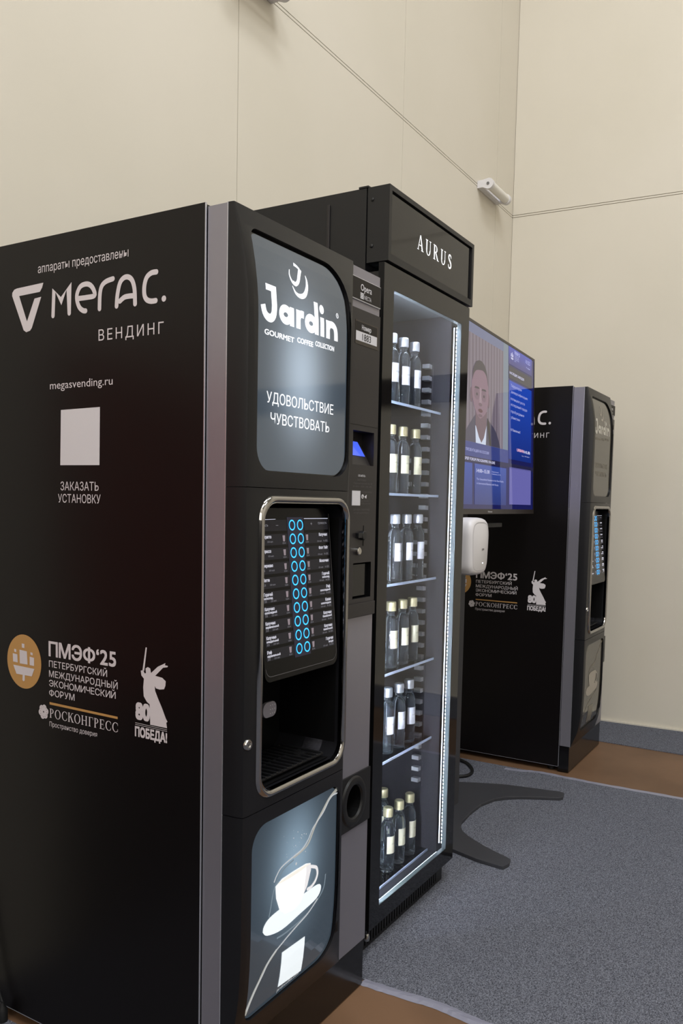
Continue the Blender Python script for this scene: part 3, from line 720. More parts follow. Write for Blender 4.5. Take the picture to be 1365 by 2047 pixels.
    sticker(flat([(.2225, .4340), (.2394, .4310), (.2410, .4163), (.2284, .3876), (.2142, .3736), (.2180, .3960), (.2230, .4180)]), 'cup_shade_picture', A('sign_cup_shade'), lo, on_front(-.0043))
    sticker(flat(ellipse(.1790, .4318, .0560, .0042, 24)), 'coffee_picture', A('sign_cup_inside'), lo, on_front(-.0042))
    hb = MB(); ribbon(hb, smoothpath([(.2385, .4240), (.2510, .4190), (.2630, .4120), (.2665, .3980), (.2590, .3860), (.2440, .3790), (.2300, .3790)], 4), .0034)
    sticker(hb, 'cup_handle_picture', A('sign_cup_shade'), lo, l3)
    sp = MB()
    for _ in range(26):
        a, r = random.uniform(0, 2 * pi), random.gauss(0, 1); x, z = .190 + .022 * r, .487 + .020 * random.gauss(0, 1); k = random.choice((.0005, .0007, .0012))
        sp.add([(x + k * cos(2 * pi * q / 8), z + k * sin(2 * pi * q / 8), 0) for q in range(8)], [tuple(range(8))])
    sp.add([(.187 + .003 * cos(2 * pi * q / 10), .4487 + .003 * sin(2 * pi * q / 10), 0) for q in range(10)], [tuple(range(10))])
    tag(sticker(sp, 'sparkle_picture', M['sign_ribbon2'] if lit else M['off_faint'], lo, l1), kind='stuff')
    sticker(flat([(.1462, .2058), (.2313, .1985), (.2283, .2778), (.1459, .2808)], (), zc2), 'blank_label', M['sign_saucer'] if lit else M['off_faint'], lo, l2)
    sticker(text('jardincoffee.com', .146, .2243, .1945, .0072), 'lettering', M['sign_small'] if lit else M['off_faint'], lo, l1)
    # chrome rim around the recess
    ch = MB(); n = len(RE)
    prof = [(0, 0.), (.12, .55), (.35, .95), (.55, 1.), (.72, .78), (.86, .35), (.94, .42), (1., .1), (1.0, -1.2)]
    vs = []
    for i in range(n):
        for t, h in prof:
            vs.append((REO[i][0] + (RE[i][0] - REO[i][0]) * t, -.045 - .0068 * h, REO[i][1] + (RE[i][1] - REO[i][1]) * t))
    k = len(prof)
    ch.add(vs, [(i * k + j, i * k + j + 1, ((i + 1) % n) * k + j + 1, ((i + 1) % n) * k + j) for i in range(n) for j in range(k - 1)])
    ch.build('chrome_rim', M['chrome'], f2, smooth=True, angle=50)
    # cup bay behind the rim
    bay = MB()
    bx0, bx1, bz0, bz1, by = .056, .341, .634, 1.17, .115
    bay.add([(bx0, -.03, bz0), (bx1, -.03, bz0), (bx1, by, bz0), (bx0, by, bz0), (bx0, -.03, bz1), (bx1, -.03, bz1), (bx1, by, bz1), (bx0, by, bz1)], [(0, 1, 2, 3), (4, 7, 6, 5), (3, 2, 6, 7), (0, 3, 7, 4), (1, 5, 6, 2)])
    bay.build('cup_bay', M['deep'], root)
    gr = MB()
    for i in range(13):
        x = .085 + i * .018; gr.box(x, x + .006, -.022, .09, .6405, .6465)
    for y in (-.022, .03, .084): gr.box(.085, .31, y, y + .006, .6400, .6440)
    gr.build('drip_tray_grille', M['black'], root, bevel=.0008)
    MB().lathe([(.022, 0), (.022, .004), (.016, .008), (.004, .009)], 20, (.265, .03, .6365)).build('tray_dish', M['steel'], root, smooth=True)
    spt = MB().prism(rrect(.106, .150, .757, .787, .0135, 5), 'y', -.012, -.006).build('spout_plate', M['alu'], root, bevel=.001)
    dots = MB()
    for i in range(3):
        for j in range(3):
            dots.add([(.129 + i * .0070 + .0011 * cos(q * pi / 4), -.0125, .764 + j * .008 + .0011 * sin(q * pi / 4)) for q in range(8)], [tuple(range(8))])
    dots.build('spout_holes', M['white_label'], spt, fix=False)
    # menu board
    mbx = MB(); ol = rrect(.066, .322, .838, 1.163, (.016, .02, .012, .012), 6)
    nn = len(ol); vs = [(u, pv(z), z) for u, z in ol] + [(u, pv(z) + .02, z) for u, z in ol]
    tri = geometry.tessellate_polygon([[Vector((p[0], p[1], 0)) for p in ol]])
    mbx.add(vs, [tuple(t) for t in tri] + [tuple(i + nn for i in reversed(t)) for t in tri] + [(i, (i + 1) % nn, (i + 1) % nn + nn, i + nn) for i in range(nn)])
    menu = mbx.build('menu_board', M['board_black'], root)
    em = MB(); ribbon(em, [(u, z) for u, z in rrect(.069, .319, .848, 1.156, (.016, .02, .004, .004), 6)][0:15], .0006, caps=False)
    sticker(em, 'board_edge_line', M['dim_ink'], menu, on_menu(.0006))
    sticker(flat([(.166, .872), (.2225, .872), (.2225, 1.1455), (.166, 1.1455)]), 'button_strip', M['ring_back'] if lit else M['ring_back'], menu, on_menu(.0004))
    for r in range(10):
        zc = 1.130 - r * .0269
        for u0, u1 in ((.0735, .1650), (.2245, .3145)):
            sticker(MB().add([(u0, zc - .0105, 0), (u1, zc - .0105, 0), (u1, zc + .0105, 0), (u0, zc + .0105, 0)], [(0, 1, 2, 3)]), 'menu_strip', M['menu'], menu, on_menu(.0004))
    app = lambda a, b: a.add(b.v, b.f)
    for r in range(10):
        zc = 1.130 - r * .0269
        for cx in (.1818, .2098):
            rg = MB(); pts = [(cx + .0093 * cos(2 * pi * q / 28), zc + .0093 * sin(2 * pi * q / 28)) for q in range(28)]
            ribbon(rg, pts, .00125, closed=True)
            sticker(rg, 'button_ring', M['ring'], menu, on_menu(.0012))
        if r == 0:
            for tx in (text('крепость', .0760, .1030, zc - .002, .005), text('-', .128, .136, zc - .002, .006), text('громкость', .2760, .3090, zc + .001, .005), text('+', .2480, .2540, zc - .002, .008)):
                sticker(tx, 'menu_small_print', M['menu_ink_dim'], menu, on_menu(.0008))
            continue
        L = ROW_L[r].split('|'); R = ROW_R[r].split('|')
        wl_ = lambda s: .0034 * len(s) + .004
        T3 = lambda tx: sticker(tx, 'menu_small_print', M['menu_ink_dim'], menu, on_menu(.0008))
        TB = lambda tx: sticker(tx, 'menu_lettering', M['menu_ink'], menu, on_menu(.0008))
        for j, s in enumerate(L): TB(text(s, .0765, .0765 + wl_(s), zc + .0025 - j * .006, .0062 if j == 0 else .0045, bold=.03, res=1))
        for j, s in enumerate(R): TB(text(s, .3085 - wl_(s), .3085, zc + .0035 - j * .006, .0062 if j == 0 else .0045, bold=.03, res=1))
        zb = zc - (.0055 if len(L) == 1 else .009)
        T3(text('150 мл', .098, .115, zb, .0034, res=1)); T3(text('55', .0775, .0850, zb, .004, res=1))
        T3(text('150 мл', .2700, .2860, zc - .0085, .0032, res=1)); T3(text('0-55', .2930, .3085, zc - .0085, .004, res=1))
        for cx in (.1520, .2330):
            sticker(MB().add([(cx - .0042, zc + .0075, 0), (cx + .0042, zc + .0075, 0), (cx + .003, zc - .004, 0), (cx - .003, zc - .004, 0)], [(0, 3, 2, 1)]), 'cup_picture', M['menu_cup'], menu, on_menu(.0008))
            T3(text('150', cx - .005, cx + .005, zc - .009, .0032, res=1))
    for q in ([(.2250, 1.1420, 0), (.3150, 1.1420, 0), (.3150, 1.1430, 0), (.2250, 1.1430, 0)], [(.0740, 1.1405, 0), (.1280, 1.1415, 0), (.1280, 1.1422, 0), (.0740, 1.1413, 0)]):
        sticker(MB().add(q, [(0, 1, 2, 3)]), 'menu_bright_line', M['menu_line'], menu, on_menu(.0009))
    # lock on the fascia
    lk = MB().lathe([(.0105, 0), (.0105, -.004), (.009, -.006), (.0055, -.0062), (.0052, -.0045), (0.0012, -.0045)], 24, (.016, -.042, .7345), 'y', cap=False).build('lock', M['steel'], f2, smooth=True)
    # right-hand column
    def cbox(nm, mt, u0, u1, v0, v1, z0, z1, par=root, bev=.0008): return box(nm, M[mt], par, u0, u1, v0, v1, z0, z1, bevel=bev)
    colm = MB()
    lcd_h = (.440, .536, 1.262, 1.338)
    fr = flat([(.400, .915), (.553, .915), (.553, 1.6045), (.400, 1.6045)], [[(lcd_h[0], lcd_h[2]), (lcd_h[1], lcd_h[2]), (lcd_h[1], lcd_h[3]), (lcd_h[0], lcd_h[3])], [(.452, .958), (.535, .958), (.535, 1.040), (.452, 1.040)]])
    colm.add([(u, -.0022, z) for u, z, _ in fr.v], fr.f)
    colm.add([(.400, -.0022, .915), (.553, -.0022, .915), (.553, .001, .915), (.400, .001, .915), (.400, -.0022, 1.6045), (.553, -.0022, 1.6045), (.553, .001, 1.6045), (.400, .001, 1.6045)], [(0, 1, 2, 3), (4, 7, 6, 5), (1, 5, 6, 2), (0, 3, 7, 4)])
    col = colm.build('control_column', M['column'], root)
    cbox('column_seam', 'deep', .400, .5532, -.0026, -.0018, 1.3500, 1.3512, col, 0)
    cbox('column_step', 'column', .400, .5505, -.0065, -.0020, .9165, .9475, col)
    # name plate
    npz = cbox('name_plate', 'alu_bright', .405, .5495, -.0035, .0004, 1.6215, 1.6705, root, .0006)
    cbox('plate_face', 'plate', .405, .5475, -.0042, -.0034, 1.6238, 1.6688, npz, 0)
    pl = on_plane(-.0046)
    sticker(text('Opera', .4560, .5050, 1.6445, .0142, bold=.01), 'lettering', M['white_label'], npz, pl)
    sticker(text('NECTA', .4730, .5040, 1.6275, .0088), 'lettering', M['white_label'], npz, pl)
    em = MB()
    for q in range(4): em.add([(.4550, 1.6268 + q * .0034, 0), (.4700, 1.6268 + q * .0034, 0), (.4700, 1.6293 + q * .0034, 0), (.4550, 1.6293 + q * .0034, 0)], [(0, 1, 2, 3)])
    sticker(em, 'brand_emblem', M['white_label'], npz, pl)
    # number label
    nl = cbox('number_plate', 'taupe', .440, .5420, -.0030, -.0018, 1.5270, 1.5790, col, 0)
    cbox('number_plate_dark', 'plate', .442, .5365, -.0034, -.0028, 1.5555, 1.5760, nl, 0)
    cbox('number_plate_white', 'white_label', .442, .5365, -.0034, -.0028, 1.5350, 1.5555, nl, 0)
    sticker(text('Номер', .4660, .5080, 1.5605, .0102, bold=.02), 'lettering', M['white_label'], nl, on_plane(-.0038))
    sticker(text('1883', .4690, .5080, 1.5382, .0142), 'lettering', M['dark_ink'], nl, on_plane(-.0038))
    # display hood: recess with sloped blue screen
    u0, u1, z0, z1 = lcd_h
    MB().add([(u0, -.002, z0), (u1, -.002, z0), (u1, -.002, z1), (u0, -.002, z1), (u0, .004, z0), (u1 - .004, .004, z0), (u1 - .022, .030, z1 - .012), (u0, .030, z1 - .012), (u0, .030, z1), (u1, .030, z1), (u1, .030, z0)],
             [(0, 1, 5, 4), (4, 5, 6, 7), (7, 6, 9, 8), (3, 8, 9, 2), (1, 2, 9, 10), (5, 1, 10), (5, 10, 9, 6)]).build('display_hood', M['column'], col, fix=False)
    def on_slope(d):
        def f(u, z, _=0):
            t = (z - z0) / (z1 - .012 - z0); return (u, .004 + .026 * t - d, z)
        return f
    lc = sticker(flat([(.440, 1.2840), (.5190, 1.2830), (.5050, 1.3160), (.440, 1.3170)]), 'display_screen', M['lcd'], col, on_slope(.0015))
    for s, a, b, z in (('ООО «МЕГАС»', .4650, .4975, 1.2355), ('Санкт-Петербург', .461, .5020, 1.2265), ('Лермонтовский пр. 43', .4440, .5300, 1.2185), ('8 800 555 38 05', .4440, .5270, 1.2115), ('info@megasvending.ru', .4790, .5290, 1.2000), ('тел. 7000000', .4790, .5150, 1.1790), ('+7 (812) 600 00 00', .4790, .5230, 1.1730), ('ДЛЯ СВЯЗИ С ОПЕРАТОРОМ', .4460, .5200, 1.1590), ('sales@megasvending.ru', .4490, .5160, 1.1525)):
        sticker(text(s, a, b, z, .0038 if z < 1.23 else .0045, bold=.01 if z > 1.23 else 0, res=1), 'lettering', M['white_label'] if z > 1.23 else M['dim_ink'], col, on_plane(-.0030))
    cbox('blank_label', 'white_label', .440, .4760, -.0034, -.0020, 1.1705, 1.2035, col, 0)
    sticker(MB().add([(a, b, 0) for a, b in ellipse(.4870, 1.1910, .0058, .0050, 20)], [tuple(range(20))]), 'phone_emblem', M['white_label'], col, on_plane(-.0030))
    hs = MB(); ribbon(hs, smoothpath([(.4845, 1.1930), (.4850, 1.1905), (.4870, 1.1890), (.4893, 1.1888)], 3), .0009); sticker(hs, 'handset_emblem', M['column'], col, on_plane(-.0034))
    sticker(MB().add([(.4945, 1.1905, 0), (.5060, 1.1955, 0), (.5045, 1.1860, 0), (.5010, 1.1882, 0), (.4990, 1.1865, 0), (.4985, 1.1892, 0)], [(0, 5, 1), (5, 3, 1), (3, 2, 1), (5, 4, 3)]), 'paper_plane_emblem', M['white_label'], col, on_plane(-.0030))
    # coin slot and return knob
    kn = MB().lathe([(.0105, 0), (.0105, -.008), (.009, -.0095), (.001, -.0095)], 22, (.4870, -.002, 1.1020), 'y').build('coin_knob', M['black'], col, smooth=True)
    cbox('knob_grip', 'black', .4600, .4870, -.0105, -.002, 1.0970, 1.1085, col)
    cbox('coin_slot', 'deep', .4945, .4970, -.0030, -.0018, 1.0780, 1.1250, col, 0)
    MB().lathe([(.0088, 0), (.0088, -.007), (.0070, -.0085), (.001, -.0085)], 22, (.4680, -.002, 1.0670), 'y').build('lock', M['steel'], col, smooth=True)
    # coin return window
    cb = MB(); cb.add([(.452, -.002, .958), (.535, -.002, .958), (.535, -.002, 1.040), (.452, -.002, 1.040), (.452, .02, .958), (.535, .02, .958), (.535, .02, 1.040), (.452, .02, 1.040)], [(0, 1, 5, 4), (1, 2, 6, 5), (2, 3, 7, 6), (3, 0, 4, 7), (4, 5, 6, 7)])
    cb.build('coin_return', M['deep'], col, fix=False)
    cbox('coin_flap', 'blackgloss', .456, .531, .006, .009, .962, 1.036, col)
    # cup holder
    hp = flat([(.400, .4190), (.5532, .4190), (.5532, .5470), (.400, .5470)], [ellipse(.474, .484, .036, .040, 28)])
    hm = MB().add([(u, -.0040, z) for u, z, _ in hp.v], hp.f)
    hm.add([(.400, -.004, .419), (.5532, -.004, .419), (.5532, .001, .419), (.400, .001, .419), (.400, -.004, .547), (.5532, -.004, .547), (.5532, .001, .547), (.400, .001, .547)], [(0, 1, 2, 3), (4, 7, 6, 5), (1, 5, 6, 2)])
    hd = hm.build('spare_cup_holder', M['black'], root)
    tor = MB(); el = ellipse(.474, .484, .045, .049, 36); k = 8; vs = []
    for i, (u, z) in enumerate(el):
        a = 2 * pi * i / 36
        for q in range(k):
            b = 2 * pi * q / k; vs.append((u + .011 * cos(b) * cos(a), -.004 - .006 * sin(b) * (1 if sin(b) > 0 else .4), z + .011 * cos(b) * sin(a)))
    tor.add(vs, [(i * k + q, i * k + (q + 1) % k, ((i + 1) % 36) * k + (q + 1) % k, ((i + 1) % 36) * k + q) for i in range(36) for q in range(k)])
    tor.build('holder_ring', M['black'], hd, smooth=True)
    hole = MB(); e2 = ellipse(.474, .484, .036, .040, 28)
    hole.add([(u, -.004, z) for u, z in e2] + [(u, .034, z) for u, z in e2], [(i, (i + 1) % 28, (i + 1) % 28 + 28, i + 28) for i in range(28)] + [tuple(range(28, 56))])
    hole.build('holder_hole', M['deep'], hd, fix=False)
    return root

coffee_machine((0, 0, 0), -.0083, True, 'black coffee vending machine with glowing backlit signs, nearest of the two, left of the fridge')
coffee_machine((2.4682, .0267, 0), 0, False, 'black coffee vending machine with unlit signs beside the end wall, behind the flat screen')

# ------------------------------------------------------------------ glass-door fridge
FX, FY, FW, FH = .6572, .0319, .5407, 1.9455
fr_root = tag(empty('fridge', (FX, FY, 0)), 'tall black glass-door fridge with lit shelves of bottled water', 'fridge')
FD = .60
def fb(nm, mt, *a, par=fr_root, bev=.001): return box(nm, M[mt], par, *a, bevel=bev)
# cabinet: five walls so that the inside is hollow
cab = MB()
I0, I1, IB, IZ0, IZ1 = .032, .4955, .44, .098, 1.735
cab.box(0, I0, .064, FD, .074, FH); cab.box(I1 + .006, FW, .064, FD, .074, FH); cab.box(I0, I1 + .006, IB + .008, FD, .074, FH)
cab.box(I0, I1 + .006, .064, IB + .008, IZ1 + .006, FH); cab.box(I0, I1 + .006, .064, IB + .008, .074, IZ0 - .006)
cab.box(.008, I0 - .0085, .0245, .064, .09, 1.745); cab.box(I1 + .004, FW - .01, .0245, .064, .09, 1.745); cab.box(I0, I1 + .006, .0245, .064, IZ1 + .004, 1.745); cab.box(I0, I1 + .006, .0245, .064, .078, IZ0 - .006)
cab.build('cabinet', M['black'], fr_root)
fb('side_rib', 'column', -.004, .0, .168, .176, .9, 1.921)  # lighter plastic, the rib's highlight put into its colour
fb('hinge_block', 'black', -.002, .02, .058, .086, 1.9455, 1.9505)
hd = MB()
hz0, hz1 = 1.7655, 1.9455
hd.box(0, FW, .012, .0605, hz0, hz1)
hd.box(0, .0135, 0, .012, hz0, hz1); hd.box(FW - .0135, FW, 0, .012, hz0, hz1); hd.box(.0135, FW - .0135, 0, .012, hz0, hz0 + .018); hd.box(.0135, FW - .0135, 0, .012, hz1 - .012, hz1)
head = hd.build('header_box', M['black'], fr_root)
fb('header_glass', 'blackgloss', .0165, FW - .0165, .0055, .0122, hz0 + .0205, hz1 - .0145, par=head)
for z in (1.9153, 1.8045):
    MB().lathe([(.0045, 0), (.0045, -.0015), (.003, -.0028), (.0005, -.003)], 14, (-.0002, .0475, z), 'x').build('bolt', M['black'], head, smooth=True)
sticker(serif('AURUS', .170, .3905, 1.8375, .0385, .34), 'lit_lettering', M['aurus'], head, on_plane(.0050))
# liner
ln = MB()
ln.add([(I0, .045, IZ0), (I1, .045, IZ0), (I1, IB, IZ0), (I0, IB, IZ0), (I0, .045, IZ1), (I1, .045, IZ1), (I1, IB, IZ1), (I0, IB, IZ1)], [(0, 1, 2, 3), (3, 2, 6, 7), (0, 3, 7, 4), (1, 5, 6, 2)])
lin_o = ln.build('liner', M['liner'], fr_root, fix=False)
MB().add([(I0, .045, IZ1 - .0005), (I1, .045, IZ1 - .0005), (I1, IB, IZ1 - .0005), (I0, IB, IZ1 - .0005)], [(0, 3, 2, 1)]).build('liner_top_lit', M['liner_top_lit'], lin_o, fix=False)
# louvred shelf rails on the side walls
rail = box('shelf_rail', M['liner'], fr_root, I1 - .0022, I1 - .0006, .100, .131, .30, 1.60)
z = .315
while z < 1.595:
    MB().prism([(I1 - .002, z), (I1 - .022, z + .001), (I1 - .022, z + .0135), (I1 - .002, z + .0125)], 'y', .104, .127).build('rail_tab', M['tab'], rail); z += .0352
SZ = [1.4516, 1.2046, .9564, .7087, .4623]
for z in SZ:
    sh = box('glass_shelf', M['shelf_glass'], fr_root, I0 + .001, .4935, .0745, .40, z - .006, z)
    box('shelf_edge', M['shelf_edge'], sh, I0 + .001, .4935, .0705, .0745, z - .0065, z + .0006, bevel=.001)
ZB = .1052
fl_ = box('floor_shelf', M['shelf_glass'], fr_root, I0 + .001, .4935, .076, .41, ZB - .005, ZB)
box('shelf_edge', M['shelf_edge'], fl_, I0 + .001, .4935, .0725, .076, ZB - .0055, ZB + .0004)
box('floor_sill', M['spacer'], fr_root, I0, I1, .0262, .0400, .0985, .1030)
box('sill_glow_line', M['led_line'], fr_root, I0 + .01, I1 - .002, .0425, .0440, .1010, .1026)  # glowing strip added for the bright line on the sill
# light columns inside, behind the door edges; the unseen left one is overdriven fill
for sgn, ux in ((-1, I1 + .004), (1, I0 - .004)):
    ch = box('light_channel', M['channel'], fr_root, min(ux, ux + .004 * -sgn), max(ux, ux + .004 * -sgn), .0245, .046, .125, 1.705)
    e0 = ux + sgn * .0012
    def vstrip(nm, mt, v0, v1, d): return box(nm, M[mt], ch, min(ux, ux + sgn * d), max(ux, ux + sgn * d), v0, v1, .130, 1.700)
    vstrip('led_strip', 'led' if sgn < 0 else 'led_fill', .0272, .0308, .0016)
    vstrip('led_glow_line', 'led_line' if sgn < 0 else 'led_line_fill', .0366, .0396, .0010)  # thin glowing line drawn next to each dotted strip
tl_ = box('light_channel', M['channel'], fr_root, I0, I1, .0265, .044, 1.7345, 1.7385)  # unseen top strip, added to light the bottles from above
box('led_glow_line', M['led_line_fill'], tl_, .06, .47, .034, .038, 1.7335, 1.7346)
# door
dz0, dz1, du0, du1 = .0755, 1.7618, -.0042, .5372
wx0, wx1, wz0, wz1 = .0490, .4822, .1246, 1.7045
v0, v1 = .0075, .0235
door = empty('door', (0, 0, 0)); door.parent = fr_root
dm = MB()
ofl = flat([(du0, dz0), (du1, dz0), (du1, dz1), (du0, dz1)], [[(wx0, wz0), (wx1, wz0), (wx1, wz1), (wx0, wz1)]])
dm.add([(u, v0, z) for u, z, _ in ofl.v], ofl.f)
dm.build('door_glass_border', M['blackgloss'], door, fix=False)
fm = MB(); fm.box(du0, wx0 - .004, v0 + .0004, v1, dz0, dz1); fm.box(wx1 + .004, du1, v0 + .0004, v1, dz0, dz1); fm.box(wx0 - .004, wx1 + .004, v0 + .0004, v1, dz0, wz0 - .004); fm.box(wx0 - .004, wx1 + .004, v0 + .0004, v1, wz1 + .004, dz1)
fm.build('door_frame', M['deep'], door)
spc = MB(); spc.box(wx0 - .004, wx0, v0 + .001, v1 - .002, wz0 - .004, wz1 + .004); spc.box(wx1, wx1 + .004, v0 + .001, v1 - .002, wz0 - .004, wz1 + .004); spc.box(wx0, wx1, v0 + .001, v1 - .002, wz0 - .004, wz0); spc.box(wx0, wx1, v0 + .001, v1 - .002, wz1, wz1 + .004)
spc.build('glass_spacer', M['spacer'], door)
MB().add([(wx0, v0 + .0006, wz0), (wx1, v0 + .0006, wz0), (wx1, v0 + .0006, wz1), (wx0, v0 + .0006, wz1)], [(0, 1, 2, 3)]).build('glass_pane', M['door_glass'], door, fix=False)
MB().lathe([(.006, -.012), (.0075, -.008), (.0075, .0), (.005, .006), (.001, .008)], 16, (-.006, .012, .064)).build('hinge_pin', M['steel'], fr_root, smooth=True)
# louvred base
bs = MB(); bs.box(.012, FW - .014, .046, FD - .02, .0045, .0735); 
for k in range(30):
    u = .020 + k * .0155
    bs.box(u, u + .0085, .038, .047, .012, .066)
bs.box(.012, FW - .014, .038, .047, .0045, .012); bs.box(.012, FW - .014, .038, .047, .066, .0735); bs.box(.484, FW - .014, .038, .047, .012, .066)
bs.build('base_grille', M['black'], fr_root)

# ------------------------------------------------------------------ water bottles
BH = .19
PROF = [(.002, .0), (.0165, .0), (.0190, .0012), (.0203, .004), (.0205, .008), (.0205, .03), (.0205, .056), (.0205, .082), (.0205, .110), (.0205, .118), (.0203, .1245), (.0197, .131), (.0186, .137), (.0170, .1420), (.0150, .1460), (.0128, .1488), (.0112, .1510), (.0106, .1535), (.0106, .1580), (.0118, .1592), (.0118, .1615), (.0106, .1625), (.0106, .1640), (.002, .1642)]
def flute(r, h, a):
    if .006 < h < .056: return r - .0007 * (.5 + .5 * cos(18 * a)) * (1 if h < .05 else .5)
    return r
gm = MB().lathe(PROF, 72, rad=flute)
cm = MB().lathe([(.0122, .1630), (.0144, .1636), (.0146, .1665), (.0146, .1850), (.0142, .1880), (.0130, .1897), (.0106, .1900), (.0102, .1893), (.001, .1893)], 36)
lm = MB(); n = 22; rl = .02075
for k in range(n + 1):
    a = -pi / 2 + radians(-66 + 160 * k / n)
    lm.v += [(rl * cos(a), rl * sin(a), .0575), (rl * cos(a), rl * sin(a), .1085)]
lm.f = [(2 * k, 2 * k + 2, 2 * k + 3, 2 * k + 1) for k in range(n)]
def bend(x, z, e=0):
    a = -pi / 2 + radians(12) + x / rl; return ((.02095 + e) * cos(a), (.02095 + e) * sin(a), z)
tm = up_facing(unstack(serif('AURUS', -.0125, .0125, .0840, .0042, .3)))
def bottle(cap, paper):
    r = empty('water_bottle', (0, 0, 0))
    gm.build('bottle_body', M['bottle_glass'], r, smooth=True, angle=60)
    cm.build('cap', M[cap], r, smooth=True, angle=50)
    lb = lm.build('paper_label', M[paper], r, fix=False, smooth=True, angle=180)
    tm.build('lettering', M['dark_ink'], lb, fix=False, mapf=bend)
    return r
proto = {'silver': bottle('cap_silver', 'label_white'), 'gold': bottle('cap_gold', 'label_cream')}
used = set()
def place(kind, x, y, z, label):
    src = proto[kind]
    if kind not in used: r = src; used.add(kind)
    else:
        r = src.copy(); COL.objects.link(r)
        for c in list(src.children):
            d = c.copy(); COL.objects.link(d); d.parent = r
            for g2 in list(c.children):
                e = g2.copy(); COL.objects.link(e); e.parent = d
    r.location = (x, y, z); r.rotation_euler = (0, 0, radians(random.uniform(-7, 7)))
    tag(r, label, 'bottle', 'water bottles in the fridge')
ROWS = [(SZ[0], 'silver', (.379, .307, .237), 'topmost glass shelf'), (SZ[1], 'gold', (.399, .3165, .2430), 'second shelf from top'), (SZ[2], 'silver', (.4333, .3566, .2829), 'third shelf from top'),
        (SZ[3], 'gold', (.4090, .3435, .2713), 'fourth shelf from top'), (SZ[4], 'silver', (.4020, .3343, .2628), 'lowest raised glass shelf'), (ZB, 'gold', (.4280, .3560, .2850), 'fridge floor')]
for z, kind, us, where in ROWS:
    for q, u in enumerate(us):
        pos = ('nearest the light strip', 'middle of its row', 'nearest the left door edge')[q]
        capn = 'silver' if kind == 'silver' else 'pale gold'
        place(kind, FX + u, FY + .108, z + .0004, f'{capn} capped water bottle, {pos}, on the {where}')
place('gold', FX + .420, FY + .195, ZB + .0004, 'pale gold capped water bottle standing behind the front row on the fridge floor')

# ------------------------------------------------------------------ flat screen on its stand
TA = .064
tv = tag(empty('television', (1.76, .1635, 1.474), (-.03, 0, TA)), 'large flat screen on a floor stand showing a speaker in a suit', 'television')
TW, TH, TL = .5835, .3275, -.540
box('housing', M['black'], tv, TL, TW, .004, .045, -TH, TH, bevel=.004)
bz = flat([(TL, -TH), (TW, -TH), (TW, TH), (TL, TH)], [[(TL + .010, -TH + .018), (TW - .010, -TH + .018), (TW - .010, TH - .010), (TL + .010, TH - .010)]])
bm_ = MB().add([(u, 0, z) for u, z, _ in bz.v], bz.f)
bm_.add([(TL, 0, -TH), (TW, 0, -TH), (TW, .004, -TH), (TL, .004, -TH), (TL, 0, TH), (TW, 0, TH), (TW, .004, TH), (TL, .004, TH)], [(0, 1, 2, 3), (4, 7, 6, 5), (0, 3, 7, 4), (1, 5, 6, 2)])
bm_.build('bezel', M['taupe'] if False else pmat('bezel_brown_black', lin(48, 42, 38), .35), tv, fix=False)
def screen_mat(name, col, s=1.): return pmat(name, (.004, .004, .006, 1), .04, spec=.5, emis=col, estr=s)
scr = box('screen', screen_mat('screen_navy', (.004, .006, .08, 1)), tv, TL + .010, TW - .010, .0012, .004, -TH + .018, TH - .010)
Z0 = 1.474
def scr_layer(name, mat, mb, d): return sticker(mb, name, mat, scr, lambda u, z, e=0: (u, .0012 - d - e, z - Z0))
def rect(u0, u1, z0, z1): return MB().add([(u0, z0, 0), (u1, z0, 0), (u1, z1, 0), (u0, z1, 0)], [(0, 1, 2, 3)])
def grad_mat(name, c0, c1, z0, z1, s=1.):
    m = screen_mat(name, c0, s); nt, b, N, Lk = nodes(m)
    tc = N('ShaderNodeTexCoord'); sp = N('ShaderNodeSeparateXYZ'); mr = N('ShaderNodeMapRange'); mx = N('ShaderNodeMix'); mx.data_type = 'RGBA'
    mr.inputs[1].default_value = z0 - Z0; mr.inputs[2].default_value = z1 - Z0
    Lk(tc.outputs['Object'], sp.inputs[0]); Lk(sp.outputs['Z'], mr.inputs[0]); Lk(mr.outputs[0], mx.inputs[0]); mx.inputs[6].default_value = c0; mx.inputs[7].default_value = c1
    Lk(mx.outputs[2], b.inputs['Emission Color']); return m
def curtain_mat():
    m = screen_mat('screen_curtain', (.2, .17, .2, 1)); nt, b, N, Lk = nodes(m)
    tc = N('ShaderNodeTexCoord'); wv = N('ShaderNodeTexWave'); wv.inputs['Scale'].default_value = 9.; wv.inputs['Distortion'].default_value = 1.2; wv.inputs['Detail'].default_value = 2; wv.bands_direction = 'X'
    mp = N('ShaderNodeMapping'); mp.inputs['Scale'].default_value = (1, 1, .08)
    r = N('ShaderNodeValToRGB'); r.color_ramp.elements[0].color = (.12, .095, .125, 1); r.color_ramp.elements[1].color = (.19, .16, .20, 1)
    Lk(tc.outputs['Object'], mp.inputs[0]); Lk(mp.outputs[0], wv.inputs[0]); Lk(wv.outputs['Fac'], r.inputs[0]); Lk(r.outputs[0], b.inputs['Emission Color']); return m
LT = lambda u, z, _=0: (u, z)
scr_layer('screen_backdrop', screen_mat('screen_pale', (.13, .15, .25, 1)), rect(-.530, .186, 1.362, 1.791), .0003)
scr_layer('screen_curtain', curtain_mat(), rect(-.530, .118, 1.392, 1.757), .0006)
scr_layer('screen_side_band', screen_mat('screen_band', (.16, .20, .25, 1)), rect(.118, .186, 1.392, 1.791), .0006)
jac = screen_mat('screen_jacket', (.052, .048, .085, 1)); skin = screen_mat('screen_skin', (.21, .13, .175, 1)); dsk = screen_mat('screen_skin_shade', (.125, .078, .105, 1)); soc = screen_mat('screen_socket_shade', (.165, .104, .142, 1)); hair = screen_mat('screen_hair', (.045, .038, .048, 1)); shirt = screen_mat('screen_shirt', (.52, .58, .72, 1))
